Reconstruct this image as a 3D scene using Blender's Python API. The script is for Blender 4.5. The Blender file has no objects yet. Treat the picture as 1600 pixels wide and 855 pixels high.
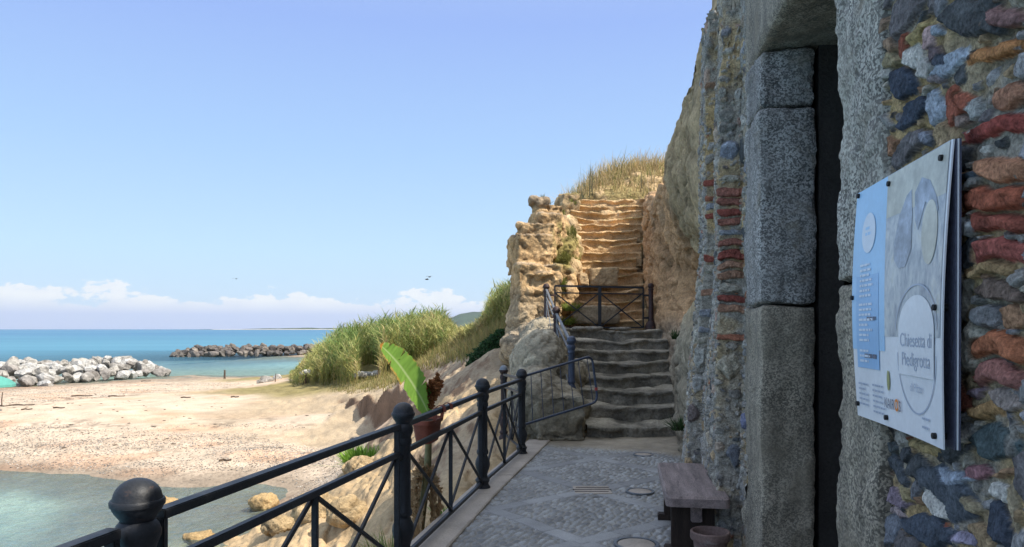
import bpy, bmesh, math, random
import numpy as np
from mathutils import Vector, Matrix
random.seed(7)
rng = np.random.default_rng(11)
SC = bpy.context.scene
COL = SC.collection
F = 1155.0            # focal length in photo pixels
EYE = 1.6             # eye height above the paved path
HZ = 514.0            # horizon row of the photo
SEA = -3.2
R = math.radians


def at(px, py, Y):
    return np.array([(px - 800) / F * Y, Y, EYE - (py - HZ) / F * Y])


def atz(px, py, z):
    return at(px, py, F * (EYE - z) / (py - HZ))


# ------------------------------------------------------------------ noise
def _hash(ix, iy, iz, seed):
    h = (ix * 374761393 + iy * 668265263 + iz * 2147483647 + seed * 974634777).astype(np.int64) & 0xffffffff
    h = ((h ^ (h >> 13)) * 1274126177) & 0xffffffff
    h = ((h ^ (h >> 16)) * 2246822519) & 0xffffffff
    return ((h ^ (h >> 15)) & 0xffffff) / float(0xffffff)


def vnoise(p, seed=0):
    p = np.asarray(p, float)
    i = np.floor(p).astype(np.int64)
    f = p - i
    f = f * f * f * (f * (f * 6 - 15) + 10)
    out = 0
    for dx in (0, 1):
        wx = f[:, 0] if dx else 1 - f[:, 0]
        for dy in (0, 1):
            wy = f[:, 1] if dy else 1 - f[:, 1]
            for dz in (0, 1):
                wz = f[:, 2] if dz else 1 - f[:, 2]
                out = out + wx * wy * wz * _hash(i[:, 0] + dx, i[:, 1] + dy, i[:, 2] + dz, seed)
    return out * 2 - 1


def fbm(p, octv=4, seed=0, gain=.5):
    p = np.asarray(p, float)
    a, s, t = 1.0, 0, 0
    for k in range(octv):
        s = s + a * vnoise(p * (2.03 ** k) + k * 17.3, seed + k)
        t += a
        a *= gain
    return s / t


def sstep(a, b, x):
    t = np.clip((x - a) / (b - a), 0, 1)
    return t * t * (3 - 2 * t)


def worley(p, seed=0):
    """F1, F2 of jittered cells and a random number per cell"""
    p = np.asarray(p, float)
    i = np.floor(p).astype(np.int64)
    f1 = np.full(len(p), 9.0); f2 = np.full(len(p), 9.0); cid = np.zeros(len(p))
    for dx in (-1, 0, 1):
        for dy in (-1, 0, 1):
            for dz in (-1, 0, 1):
                c = i + (dx, dy, dz)
                j = np.stack([_hash(c[:, 0], c[:, 1], c[:, 2], seed + k) for k in (1, 2, 3)], 1)
                r = np.linalg.norm(p - c - j, axis=1)
                nb = r < f1
                f2 = np.where(nb, f1, np.minimum(f2, r))
                cid = np.where(nb, _hash(c[:, 0], c[:, 1], c[:, 2], seed + 7), cid)
                f1 = np.where(nb, r, f1)
    return f1, f2, cid


def rockdisp(P, seed=0, big=.9, small=2.6):
    """broken, bedded tuff: stepped blocks, cracks between them, strata ledges and pits; about -1..1"""
    w = P + np.stack([fbm(P * 1.4 + seed, 3, 851), fbm(P * 1.4 + seed, 3, 852), fbm(P * 1.4 + seed, 3, 853)], 1) * .28
    s = w * [1, 1, 1.7]
    a1, a2, ai = worley(s * big + seed, 860)
    b1, b2, bi = worley(s * small + seed, 870)
    d = (ai - .5) * .9 + (bi - .5) * .42
    d -= .55 * sstep(.10, .0, a2 - a1) + .28 * sstep(.12, .0, b2 - b1)
    bed = w[:, 2] * 2.6 + .8 * fbm(P * .7 + seed, 3, 881)
    fr = bed - np.floor(bed)
    d += .32 * (sstep(.0, .75, fr) - sstep(.82, 1.0, fr)) - .1
    d += .45 * fbm(P * 3.2 + seed, 5, 891, .6) + .22 * np.abs(fbm(P * 8 + seed, 4, 895))
    crack = np.maximum(sstep(.07, .0, a2 - a1), .6 * sstep(.08, .0, b2 - b1))
    tone = (ai - .5) * .30 + (bi - .5) * .26 + .16 * sstep(.2, .8, fr) - .08
    return d, crack, tone


def rbf_fit(P, v, lin=True):
    P = np.asarray(P, float)
    d = np.linalg.norm(P[:, None] - P[None], axis=2)
    n = len(P)
    A = np.zeros((n + 3, n + 3))
    A[:n, :n] = d + np.eye(n) * 1e-3
    A[:n, n] = 1
    A[:n, n + 1:] = P
    A[n, :n] = 1
    A[n + 1:, :n] = P.T
    b = np.zeros(n + 3)
    b[:n] = v
    w = np.linalg.solve(A, b)

    def ev(Q):
        Q = np.asarray(Q, float)
        out = np.empty(len(Q))
        for s in range(0, len(Q), 20000):
            q = Q[s:s + 20000]
            dd = np.linalg.norm(q[:, None] - P[None], axis=2)
            out[s:s + 20000] = dd @ w[:n] + w[n] + q @ w[n + 1:]
        return out
    return ev


# ------------------------------------------------------------------ objects
def tag(o, label=None, cat=None, group=None, kind=None):
    if label: o['label'] = label
    if cat: o['category'] = cat
    if group: o['group'] = group
    if kind: o['kind'] = kind
    return o


def thing(name, label, cat, loc=(0, 0, 0), rz=0, group=None):
    o = bpy.data.objects.new(name, None)
    COL.objects.link(o)
    o.location = loc
    o.rotation_euler = (0, 0, rz)
    o.empty_display_size = .1
    return tag(o, label, cat, group)


def mk(name, V, Fc, mat, parent=None, smooth=True, col=None, world=False):
    """one mesh object; world=True: V is in world space and the parent is an unrotated Empty"""
    V = np.asarray(V, float)
    if world and parent is not None:
        off = np.array(parent.location)
        if parent.parent is not None:
            off = off + np.array(parent.parent.location)
        V = V - off
    me = bpy.data.meshes.new(name)
    me.from_pydata(V.tolist(), [], Fc if isinstance(Fc, list) else Fc.tolist())
    if smooth:
        me.polygons.foreach_set('use_smooth', np.ones(len(me.polygons), bool))
    if col is not None:
        c = np.ones((len(V), 4), np.float32)
        c[:, :3] = col
        a = me.attributes.new('Col', 'FLOAT_COLOR', 'POINT')
        a.data.foreach_set('color', c.ravel())
    me.materials.append(mat)
    me.update()
    o = bpy.data.objects.new(name, me)
    COL.objects.link(o)
    if parent is not None:
        o.parent = parent
    return o


def grid_faces(n, m, keep=None):
    a = np.arange(n * m).reshape(n, m)
    q = np.stack([a[:-1, :-1], a[1:, :-1], a[1:, 1:], a[:-1, 1:]], -1).reshape(-1, 4)
    if keep is not None:
        q = q[keep.reshape(-1)]
    return q


def copy_tree(o, parent=None):
    c = o.copy()
    COL.objects.link(c)
    if parent is not None:
        c.parent = parent
    for ch in list(o.children):
        copy_tree(ch, c)
    return c


class MB:
    def __init__(s):
        s.v, s.f = [], []

    def add(s, V, Fc):
        n = len(s.v)
        s.v += [tuple(map(float, p)) for p in V]
        s.f += [tuple(int(i) + n for i in q) for q in Fc]
        return s

    def box(s, c, size, rot=None):
        hx, hy, hz = [k / 2 for k in size]
        V = np.array([(x, y, z) for x in (-hx, hx) for y in (-hy, hy) for z in (-hz, hz)])
        if rot is not None: V = V @ np.array(rot).T
        V = V + np.array(c)
        return s.add(V, [(0, 1, 3, 2), (4, 6, 7, 5), (0, 4, 5, 1), (2, 3, 7, 6), (0, 2, 6, 4), (1, 5, 7, 3)])

    def bbox(s, c, size, b=.006, rot=None):
        """box with chamfered edges"""
        hx, hy, hz = [k / 2 for k in size]
        bm = bmesh.new()
        bmesh.ops.create_cube(bm, size=1)
        for v in bm.verts:
            v.co = Vector((v.co.x * 2 * hx, v.co.y * 2 * hy, v.co.z * 2 * hz))
        bmesh.ops.bevel(bm, geom=list(bm.edges), offset=b, segments=2, affect='EDGES')
        V = np.array([tuple(v.co) for v in bm.verts])
        bm.verts.index_update()
        Fc = [[v.index for v in f.verts] for f in bm.faces]
        bm.free()
        if rot is not None: V = V @ np.array(rot).T
        return s.add(V + np.array(c), Fc)

    def bar(s, p, q, w, h=None, b=.004):
        """square bar from p to q, w wide, h high"""
        h = h or w
        p, q = np.array(p, float), np.array(q, float)
        d = q - p
        L = np.linalg.norm(d)
        d /= L
        up = np.array([0, 0, 1.0]) if abs(d[2]) < .95 else np.array([0, 1.0, 0])
        x = np.cross(d, up); x /= np.linalg.norm(x)
        z = np.cross(x, d)
        return s.bbox((p + q) / 2, (w, L, h), b, np.stack([x, d, z], 1))

    def tube(s, pts, r, n=10, cap=True):
        pts = [np.array(p, float) for p in pts]
        rr = r if hasattr(r, '__len__') else [r] * len(pts)
        V = []
        d0 = pts[1] - pts[0]
        x = np.cross(d0, [0, 0, 1.0])
        if np.linalg.norm(x) < 1e-4: x = np.array([1.0, 0, 0])
        x /= np.linalg.norm(x)
        for i, p in enumerate(pts):
            d = pts[min(i + 1, len(pts) - 1)] - pts[max(i - 1, 0)]
            d /= np.linalg.norm(d)
            x = x - d * np.dot(x, d); x /= np.linalg.norm(x)
            y = np.cross(d, x)
            for k in range(n):
                a = 2 * math.pi * k / n
                V.append(p + rr[i] * (math.cos(a) * x + math.sin(a) * y))
        Fc = []
        for i in range(len(pts) - 1):
            for k in range(n):
                a, b_ = i * n + k, i * n + (k + 1) % n
                Fc.append((a, b_, b_ + n, a + n))
        if cap:
            Fc.append(tuple(range(n))[::-1])
            Fc.append(tuple((len(pts) - 1) * n + k for k in range(n)))
        return s.add(V, Fc)

    def lathe(s, prof, n=28, c=(0, 0, 0), flute=None):
        V, Fc = [], []
        for (r, z) in prof:
            for k in range(n):
                a = 2 * math.pi * k / n
                rr = r
                if flute and flute[0] <= z <= flute[1]:
                    rr = r * (1 - flute[2] * (k % 4 == 0))
                V.append((c[0] + rr * math.cos(a), c[1] + rr * math.sin(a), c[2] + z))
        for i in range(len(prof) - 1):
            for k in range(n):
                a, b_ = i * n + k, i * n + (k + 1) % n
                Fc.append((a, b_, b_ + n, a + n))
        Fc.append(tuple(range(n))[::-1])
        Fc.append(tuple((len(prof) - 1) * n + k for k in range(n)))
        return s.add(V, Fc)

    def build(s, name, mat, parent=None, smooth=False, world=False, noise=0, nscale=10, col=None):
        V = np.array(s.v)
        if noise:
            V = V + noise * np.stack([fbm(V * nscale, 3, 5), fbm(V * nscale, 3, 25), fbm(V * nscale, 3, 45)], 1)
        o = mk(name, V, s.f, mat, parent, smooth, col, world)
        if smooth:
            try:
                o.data.set_sharp_from_angle(angle=R(38))
            except Exception:
                pass
        return o


def normals_of(V, Fc):
    Fc = np.asarray(Fc)
    n = np.cross(V[Fc[:, 2]] - V[Fc[:, 0]], V[Fc[:, 3 if Fc.shape[1] > 3 else 1]] - V[Fc[:, 1 if Fc.shape[1] > 3 else 0]])
    if Fc.shape[1] == 3:
        n = np.cross(V[Fc[:, 1]] - V[Fc[:, 0]], V[Fc[:, 2]] - V[Fc[:, 0]])
    N = np.zeros_like(V)
    for k in range(Fc.shape[1]):
        np.add.at(N, Fc[:, k], n)
    return N / (np.linalg.norm(N, axis=1, keepdims=True) + 1e-12)


def blob(ells, voxel):
    """union of ellipsoids / boxes, remeshed into one skin -> V, F, N"""
    bm = bmesh.new()
    for e in ells:
        c, r = e[0], e[1]
        rot = Matrix.Rotation(e[2] if len(e) > 2 else 0, 4, 'Z')
        M = Matrix.Translation(Vector(c)) @ rot @ Matrix.Diagonal((r[0], r[1], r[2], 1))
        if len(e) > 3 and e[3] == 'box':
            bmesh.ops.create_cube(bm, size=2, matrix=M)
        else:
            bmesh.ops.create_icosphere(bm, subdivisions=3, radius=1, matrix=M)
    me = bpy.data.meshes.new('t')
    bm.to_mesh(me); bm.free()
    o = bpy.data.objects.new('t', me)
    COL.objects.link(o)
    m = o.modifiers.new('r', 'REMESH')
    m.mode = 'VOXEL'; m.voxel_size = voxel
    s = o.modifiers.new('s', 'SMOOTH'); s.iterations = 4; s.factor = .5
    dg = bpy.context.evaluated_depsgraph_get()
    ev = o.evaluated_get(dg)
    m2 = ev.to_mesh()
    V = np.empty(len(m2.vertices) * 3); m2.vertices.foreach_get('co', V)
    V = V.reshape(-1, 3)
    Fc = [tuple(p.vertices) for p in m2.polygons]
    ev.to_mesh_clear()
    bpy.data.objects.remove(o); bpy.data.meshes.remove(me)
    quads = np.array([f if len(f) == 4 else (f[0], f[1], f[2], f[2]) for f in Fc])
    return V, Fc, normals_of(V, quads)


# ------------------------------------------------------------------ materials
def node_mat(name):
    m = bpy.data.materials.new(name)
    m.use_nodes = True
    nt = m.node_tree
    b = nt.nodes['Principled BSDF']
    return m, nt, b


def N(nt, t, **kw):
    n = nt.nodes.new(t)
    for k, v in kw.items():
        if k.startswith('i_'):
            n.inputs[k[2:].replace('_', ' ')].default_value = v
        else:
            setattr(n, k, v)
    return n


def ramp(nt, src, stops, interp='LINEAR'):
    r = N(nt, 'ShaderNodeValToRGB')
    cr = r.color_ramp
    cr.interpolation = interp
    while len(cr.elements) < len(stops):
        cr.elements.new(.5)
    for e, (p, c) in zip(cr.elements, stops):
        e.position = p
        e.color = (c, c, c, 1) if not hasattr(c, '__len__') else (*c, 1)
    nt.links.new(src, r.inputs[0])
    return r.outputs[0]


def mixc(nt, fac, a, b, mode='MIX'):
    m = N(nt, 'ShaderNodeMix', data_type='RGBA', blend_type=mode)
    for s, i in ((fac, 0), (a, 6), (b, 7)):
        if hasattr(s, 'links'):
            nt.links.new(s, m.inputs[i])
        elif i == 0:
            m.inputs[0].default_value = s
        else:
            m.inputs[i].default_value = (*s, 1)
    return m.outputs[2]


def noise_out(nt, scale, detail=6, rough=.6, vec=None, dist=0):
    n = N(nt, 'ShaderNodeTexNoise')
    n.inputs['Scale'].default_value = scale
    n.inputs['Detail'].default_value = detail
    n.inputs['Roughness'].default_value = rough
    n.inputs['Distortion'].default_value = dist
    if vec is not None:
        nt.links.new(vec, n.inputs['Vector'])
    return n.outputs[0]


def coords(nt, scale=(1, 1, 1)):
    t = N(nt, 'ShaderNodeTexCoord')
    mp = N(nt, 'ShaderNodeMapping')
    mp.inputs['Scale'].default_value = scale
    nt.links.new(t.outputs['Object'], mp.inputs[0])
    return mp.outputs[0]


def bump(nt, b, src, strength, dist=.02, prev=None):
    n = N(nt, 'ShaderNodeBump')
    n.inputs['Strength'].default_value = strength
    n.inputs['Distance'].default_value = dist
    nt.links.new(src, n.inputs['Height'])
    if prev is not None:
        nt.links.new(prev, n.inputs['Normal'])
    nt.links.new(n.outputs[0], b.inputs['Normal'])
    return n.outputs[0]


def surf(name, color=None, attr=False, rough=.85, var=.35, vscale=3.0, fine=60.0, finevar=.3, bstr=.5, bdist=.02, stain=None, spec=.3, metal=0.0, scl=(1, 1, 1), pits=0):
    """general weathered surface: base colour (or the Col attribute) broken by coarse and fine noise, with bump"""
    m, nt, b = node_mat(name)
    vec = coords(nt, scl)
    if attr:
        a = N(nt, 'ShaderNodeAttribute', attribute_name='Col')
        base = a.outputs['Color']
    else:
        base = color
    n1 = noise_out(nt, vscale, 5, .6, vec)
    n2 = noise_out(nt, fine, 5, .7, vec)
    k1 = ramp(nt, n1, [(.3, 1 - var), (.7, 1 + var * .6)])
    k2 = ramp(nt, n2, [(.3, 1 - finevar), (.7, 1 + finevar * .6)])
    c = mixc(nt, 1.0, base, k1, 'MULTIPLY')
    c = mixc(nt, 1.0, c, k2, 'MULTIPLY')
    if stain:
        n3 = noise_out(nt, stain[1], 5, .65, vec, .5)
        c = mixc(nt, ramp(nt, n3, [(stain[2], 0.), (stain[2] + .12, 1.)]), c, stain[0])
    nt.links.new(c, b.inputs['Base Color'])
    b.inputs['Roughness'].default_value = rough
    b.inputs['Specular IOR Level'].default_value = spec
    b.inputs['Metallic'].default_value = metal
    p = bump(nt, b, n1, bstr * .6, bdist * 3)
    p = bump(nt, b, n2, bstr, bdist, p)
    if pits:
        v = N(nt, 'ShaderNodeTexVoronoi')
        v.inputs['Scale'].default_value = pits
        w_ = N(nt, 'ShaderNodeVectorMath', operation='ADD')
        nw = N(nt, 'ShaderNodeTexNoise'); nw.inputs['Scale'].default_value = pits * .6
        nt.links.new(vec, nw.inputs['Vector'])
        sc_ = N(nt, 'ShaderNodeVectorMath', operation='SCALE'); sc_.inputs['Scale'].default_value = 1.2 / pits
        nt.links.new(nw.outputs['Color'], sc_.inputs[0])
        nt.links.new(vec, w_.inputs[0]); nt.links.new(sc_.outputs[0], w_.inputs[1])
        nt.links.new(w_.outputs[0], v.inputs['Vector'])
        bump(nt, b, v.outputs['Distance'], bstr * .7, .35 / pits, p)
    return m


M = {}
M['tuff'] = surf('tuff_rock', attr=True, var=.3, vscale=2.2, fine=26, finevar=.35, bstr=1.0, bdist=.035, rough=.95, spec=.1, pits=9)
M['ground'] = surf('ground', attr=True, var=.22, vscale=.9, fine=16, finevar=.28, bstr=.6, bdist=.03, rough=.95, spec=.08)
M['masonry'] = surf('masonry', attr=True, var=.42, vscale=22, fine=95, finevar=.6, bstr=1.0, bdist=.009, rough=.9, spec=.15, pits=60)
M['steps'] = surf('carved_steps', attr=True, var=.35, vscale=3, fine=30, finevar=.4, bstr=.9, bdist=.03, rough=.95, spec=.1, pits=11)
M['paving'] = surf('paving', attr=True, var=.25, vscale=2, fine=90, finevar=.3, bstr=.5, bdist=.006, rough=.6, spec=.35)
M['kerb'] = surf('kerb_stone', (.46, .39, .32), var=.25, vscale=2.5, fine=60, finevar=.25, bstr=.4, bdist=.006, rough=.7)
M['boulder'] = surf('boulder', attr=True, var=.45, vscale=.9, fine=5, finevar=.4, bstr=.9, bdist=.12, rough=.9, spec=.15)
M['iron'] = surf('black_painted_iron', (.021, .023, .028), var=.35, vscale=6, fine=70, finevar=.4, bstr=.4, bdist=.004, rough=.5, spec=.4, stain=((.085, .05, .036), 17, .62))
M['rust'] = surf('rusted_iron', (.055, .032, .030), var=.5, vscale=9, fine=70, finevar=.4, bstr=.4, bdist=.003, rough=.6, spec=.35, stain=((.13, .055, .03), 14, .56))
M['bluepaint'] = surf('blue_painted_tube', (.045, .06, .10), var=.3, vscale=9, fine=90, finevar=.3, bstr=.2, bdist=.002, rough=.4, spec=.5)
M['terracotta'] = surf('terracotta_plastic', (.26, .075, .045), var=.25, vscale=8, fine=80, finevar=.2, bstr=.2, bdist=.003, rough=.55)
M['clay'] = surf('clay_pot', (.215, .145, .125), var=.35, vscale=9, fine=80, finevar=.3, bstr=.3, bdist=.003, rough=.75, stain=((.33, .30, .28), 10, .6))
M['soil'] = surf('soil', (.06, .042, .03), fine=60, bstr=1, bdist=.02, rough=1)
M['wood'] = surf('weathered_wood', (.30, .235, .215), var=.45, vscale=3, fine=26, finevar=.45, bstr=.5, bdist=.006, rough=.6, scl=(7, .8, 7), stain=((.06, .045, .045), 4, .6))
M['darkwood'] = surf('dark_wood', (.045, .03, .022), var=.4, vscale=3, fine=30, finevar=.4, bstr=.4, bdist=.005, rough=.7, scl=(6, 6, .8))
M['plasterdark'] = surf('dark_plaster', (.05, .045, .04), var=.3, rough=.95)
M['roofing'] = surf('roof_tile', (.28, .16, .10), var=.3, rough=.9)
M['steel'] = surf('galvanised_steel', (.22, .24, .26), var=.2, rough=.45, metal=.6)
M['darkslot'] = surf('dark_slot', (.01, .01, .012), rough=.9)
M['white'] = surf('white_board', (.74, .77, .80), var=.06, vscale=5, fine=40, finevar=.06, bstr=.05, bdist=.002, rough=.35, spec=.4)
M['boardedge'] = surf('board_edge', (.10, .11, .16), var=.2, rough=.5)
M['rubber'] = surf('black_cap', (.015, .015, .016), rough=.5)
M['ivory'] = surf('ivory_cloth', (.6, .57, .5), rough=.9)
M['red'] = surf('red_plastic', (.45, .06, .05), rough=.5)
M['teal'] = surf('teal_canvas', (.10, .34, .28), rough=.8, var=.15)
M['driftwood'] = surf('driftwood', (.12, .085, .06), rough=.9)
M['litter'] = surf('pale_debris', (.55, .53, .5), rough=.9, var=.4, vscale=3)
M['feather'] = surf('dark_feather', (.05, .055, .06), rough=.8)


def granite(name, light, dark, tint, sp=95):
    m, nt, b = node_mat(name)
    vec = coords(nt)
    v = N(nt, 'ShaderNodeTexVoronoi')
    v.inputs['Scale'].default_value = sp
    nt.links.new(vec, v.inputs['Vector'])
    sep = N(nt, 'ShaderNodeSeparateColor')
    nt.links.new(v.outputs['Color'], sep.inputs[0])
    n1 = noise_out(nt, sp * .55, 4, .75, vec)
    n0 = noise_out(nt, 2.2, 5, .6, vec)
    mx = N(nt, 'ShaderNodeMath', operation='ADD')
    nt.links.new(sep.outputs[0], mx.inputs[0]); nt.links.new(n1, mx.inputs[1])
    spk = ramp(nt, mx.outputs[0], [(.0, dark), (.42, dark), (.5, tuple((a + b_) / 2 for a, b_ in zip(dark, light))), (.62, light), (1, tuple(min(1, x * 1.25) for x in light))])
    # the ramp is clamped to 1, so halve the sum first
    half = N(nt, 'ShaderNodeMath', operation='MULTIPLY'); half.inputs[1].default_value = .5
    nt.links.new(mx.outputs[0], half.inputs[0])
    nt.links.new(half.outputs[0], spk.node.inputs[0])
    c = mixc(nt, ramp(nt, n0, [(.35, 0.), (.7, .75)]), spk, tint)
    # weathering: rain streaks and brown grime
    st = noise_out(nt, 1.0, 5, .65, coords(nt, (7, 7, .7)), .3)
    c = mixc(nt, 1.0, c, ramp(nt, st, [(.36, .62), (.58, 1.08)]), 'MULTIPLY')
    gr = noise_out(nt, 4.5, 5, .65, vec, .6)
    c = mixc(nt, ramp(nt, gr, [(.54, 0.), (.70, .6)]), c, (.21, .175, .12))
    nt.links.new(c, b.inputs['Base Color'])
    b.inputs['Roughness'].default_value = .8
    p = bump(nt, b, n1, .7, .006)
    bump(nt, b, n0, .5, .05, p)
    return m


M['granite'] = granite('speckled_granite', (.46, .45, .42), (.08, .08, .076), (.25, .24, .22), 120)
M['granite_pale'] = granite('pale_granite', (.52, .50, .43), (.11, .105, .095), (.36, .335, .27), 120)
M['granite_brown'] = granite('brown_granite', (.42, .37, .28), (.13, .115, .088), (.26, .225, .165), 130)


def leaf_mat(name, attr=True, color=None, trans=.35, rough=.55):
    m, nt, b = node_mat(name)
    if attr:
        c = N(nt, 'ShaderNodeAttribute', attribute_name='Col').outputs['Color']
    else:
        vec = coords(nt)
        c = mixc(nt, 1.0, color, ramp(nt, noise_out(nt, 12, 4, .6, vec), [(.3, .7), (.7, 1.25)]), 'MULTIPLY')
    nt.links.new(c, b.inputs['Base Color'])
    b.inputs['Roughness'].default_value = rough
    b.inputs['Specular IOR Level'].default_value = .25
    tr = N(nt, 'ShaderNodeBsdfTranslucent')
    nt.links.new(c, tr.inputs[0])
    mx = N(nt, 'ShaderNodeMixShader'); mx.inputs[0].default_value = trans
    nt.links.new(b.outputs[0], mx.inputs[1]); nt.links.new(tr.outputs[0], mx.inputs[2])
    nt.links.new(mx.outputs[0], nt.nodes['Material Output'].inputs[0])
    return m


M['grass'] = leaf_mat('grass_blades')
M['banana'] = leaf_mat('banana_leaf', trans=.45, rough=.4)
M['dryleaf'] = leaf_mat('dry_leaf', trans=.25, rough=.8)

# ------------------------------------------------------------------ camera, light, sky
cam = bpy.data.cameras.new('camera')
cam.sensor_width = 36
cam.lens = 36 * F / 1600
cam.shift_y = (HZ - 427.5) / 1600
cam.clip_end = 40000
cam.clip_start = .05
co = bpy.data.objects.new('camera', cam)
COL.objects.link(co)
co.location = (0, 0, EYE)
co.rotation_euler = (R(90), 0, 0)
SC.camera = co

SUN_EL, SUN_AZ = 51.0, 112.0        # azimuth clockwise from the view direction
sd = Vector((math.sin(R(SUN_AZ)) * math.cos(R(SUN_EL)), math.cos(R(SUN_AZ)) * math.cos(R(SUN_EL)), math.sin(R(SUN_EL))))
sl = bpy.data.lights.new('sun', 'SUN')
sl.energy = 3.9
sl.angle = R(.53)
sl.color = (1.0, .93, .82)
so = bpy.data.objects.new('sun', sl)
COL.objects.link(so)
so.location = (20, -5, 30)
so.rotation_euler = sd.to_track_quat('Z', 'Y').to_euler()

W = bpy.data.worlds.new('World')
SC.world = W
W.use_nodes = True
nt = W.node_tree
bg = nt.nodes['Background']
sky = N(nt, 'ShaderNodeTexSky', sky_type='NISHITA')
sky.sun_disc = False
sky.sun_elevation = R(SUN_EL)
sky.sun_rotation = R(SUN_AZ)
sky.altitude = 0
sky.air_density = 1.0
sky.dust_density = .6
sky.ozone_density = 1.5
nt.links.new(sky.outputs[0], bg.inputs[0])
bg.inputs[1].default_value = .15
# a bank of fair-weather cloud low over the sea
tc = N(nt, 'ShaderNodeTexCoord')
sp = N(nt, 'ShaderNodeSeparateXYZ')
nt.links.new(tc.outputs['Generated'], sp.inputs[0])
at2 = N(nt, 'ShaderNodeMath', operation='ARCTAN2')
nt.links.new(sp.outputs[0], at2.inputs[0]); nt.links.new(sp.outputs[1], at2.inputs[1])
cb = N(nt, 'ShaderNodeCombineXYZ')
nt.links.new(at2.outputs[0], cb.inputs[0]); nt.links.new(sp.outputs[2], cb.inputs[1])
mp = N(nt, 'ShaderNodeMapping'); mp.inputs['Scale'].default_value = (11, 24, 1); mp.inputs['Location'].default_value = (3.3, .4, 0)
nt.links.new(cb.outputs[0], mp.inputs[0])
mp2 = N(nt, 'ShaderNodeMapping'); mp2.inputs['Scale'].default_value = (30, 62, 1); mp2.inputs['Location'].default_value = (1.3, 2.4, 0)
nt.links.new(cb.outputs[0], mp2.inputs[0])
cn = noise_out(nt, 1.0, 7, .6, mp.outputs[0])
cn2 = noise_out(nt, 1.0, 6, .65, mp2.outputs[0])
# cloud top height grows and shrinks with the noise: mask = smoothstep(noise*k - elevation)


def wmath(op, a, b_=None, c=None):
    n = N(nt, 'ShaderNodeMath', operation=op)
    for i, v in enumerate((a, b_, c)):
        if v is None: continue
        if hasattr(v, 'links'): nt.links.new(v, n.inputs[i])
        else: n.inputs[i].default_value = v
    return n.outputs[0]


top = wmath('ADD', wmath('MULTIPLY_ADD', cn, .11, -.016), wmath('MULTIPLY_ADD', cn2, .05, -.022))
diff = wmath('SUBTRACT', top, sp.outputs[2])
mask = ramp(nt, wmath('MULTIPLY_ADD', diff, 48.0, .46), [(.40, 0.), (.62, .95)])
low = ramp(nt, wmath('MULTIPLY', sp.outputs[2], 10.0), [(.0, 1.), (.18, .92), (.28, .35), (.37, 0.)])
cc = mixc(nt, low, (.96, 1.0, 1.03), (.58, .69, .97))
cc = mixc(nt, ramp(nt, cn2, [(.3, .3), (.58, 0.)]), cc, (.66, .75, .94))
bg2 = N(nt, 'ShaderNodeBackground')
nt.links.new(cc, bg2.inputs[0])
bg2.inputs[1].default_value = .56
mxs = N(nt, 'ShaderNodeMixShader')
nt.links.new(mask, mxs.inputs[0])
# pale sea haze in the lower sky; unseen upper dome brightened as added fill light
veil_fill = N(nt, 'ShaderNodeBackground')
vc = ramp(nt, sp.outputs[2], [(.0, (.33, .425, .55)), (.10, (.30, .43, .55)), (.23, (.235, .36, .55)), (.38, (.19, .28, .53)), (.52, (.24, .31, .50)), (.75, (.50, .575, .69)), (1.0, (.60, .65, .74))])
nt.links.new(vc, veil_fill.inputs[0]); veil_fill.inputs[1].default_value = 1.0
vm = N(nt, 'ShaderNodeMixShader')
nt.links.new(ramp(nt, sp.outputs[2], [(.0, .93), (.4, .93), (1., .85)]), vm.inputs[0])
nt.links.new(bg.outputs[0], vm.inputs[1]); nt.links.new(veil_fill.outputs[0], vm.inputs[2])
nt.links.new(vm.outputs[0], mxs.inputs[1]); nt.links.new(bg2.outputs[0], mxs.inputs[2])
nt.links.new(mxs.outputs[0], nt.nodes['World Output'].inputs[0])

vs = SC.view_settings
vs.view_transform = 'Standard'
vs.look = 'None'
vs.exposure = .85
vs.gamma = 1
vs.use_curve_mapping = False
SC.cycles.max_bounces = 6
SC.cycles.diffuse_bounces = 4
SC.cycles.glossy_bounces = 2
SC.cycles.transparent_max_bounces = 8
SC.cycles.use_denoising = True
# ================================================================== ground, sea, far land
# control points: x, y, z, kind weights (sand, rock, grass, dirt)
CP = []


def cp(p, k):
    CP.append((p[0], p[1], p[2], k))


SAND, ROCK, GRASS, DIRT, BED = range(5)
for q in [(0, 735), (140, 745), (270, 765), (430, 786)]:
    cp(atz(*q, -3.2), SAND)
for q in [(-12, 14, -4.3), (-20, 17, -4.6), (-7.5, 12, -4.0), (-30, 20, -4.8), (-15, 21, -3.75), (-45, 24, -4.4), (-28, 28, -3.25), (-45, 33, -3.15)]:
    cp(q, BED)
for px, py, z in [(200, 690, -2.75), (50, 680, -2.75), (400, 700, -2.7), (550, 722, -2.6), (500, 760, -3.02), (100, 640, -2.45), (300, 625, -2.35),
                  (480, 650, -2.42), (560, 690, -2.5), (400, 600, -2.6), (200, 605, -2.75), (60, 620, -2.8), (300, 586, -3.2), (440, 587, -3.2),
                  (160, 600, -3.1), (0, 614, -3.0), (590, 672, -2.42), (-100, 640, -2.8)]:
    cp(atz(px, py, z), SAND)
for q in [(-42, 95, -4.6), (-25, 100, -4.5), (-60, 85, -4.5), (-24, 86, -3.7), (-60, 62, -3.6), (-32, 112, -4.3), (-50, 150, -5), (-30, 160, -4.6), (-75, 110, -5), (-36, 142, -3.5)]:
    cp(q, BED)
cp((-36.5, 131, -3.02), SAND); cp((-32, 128, -3.0), SAND); cp((-26, 122, -2.9), SAND); cp((-43, 131, -3.3), SAND)
for px, py, z in [(452, 602, -2.3), (520, 602, -1.9), (600, 594, -1.25), (650, 578, -.6), (700, 555, .1), (740, 538, .6)]:
    cp(atz(px, py, z), GRASS)
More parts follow.
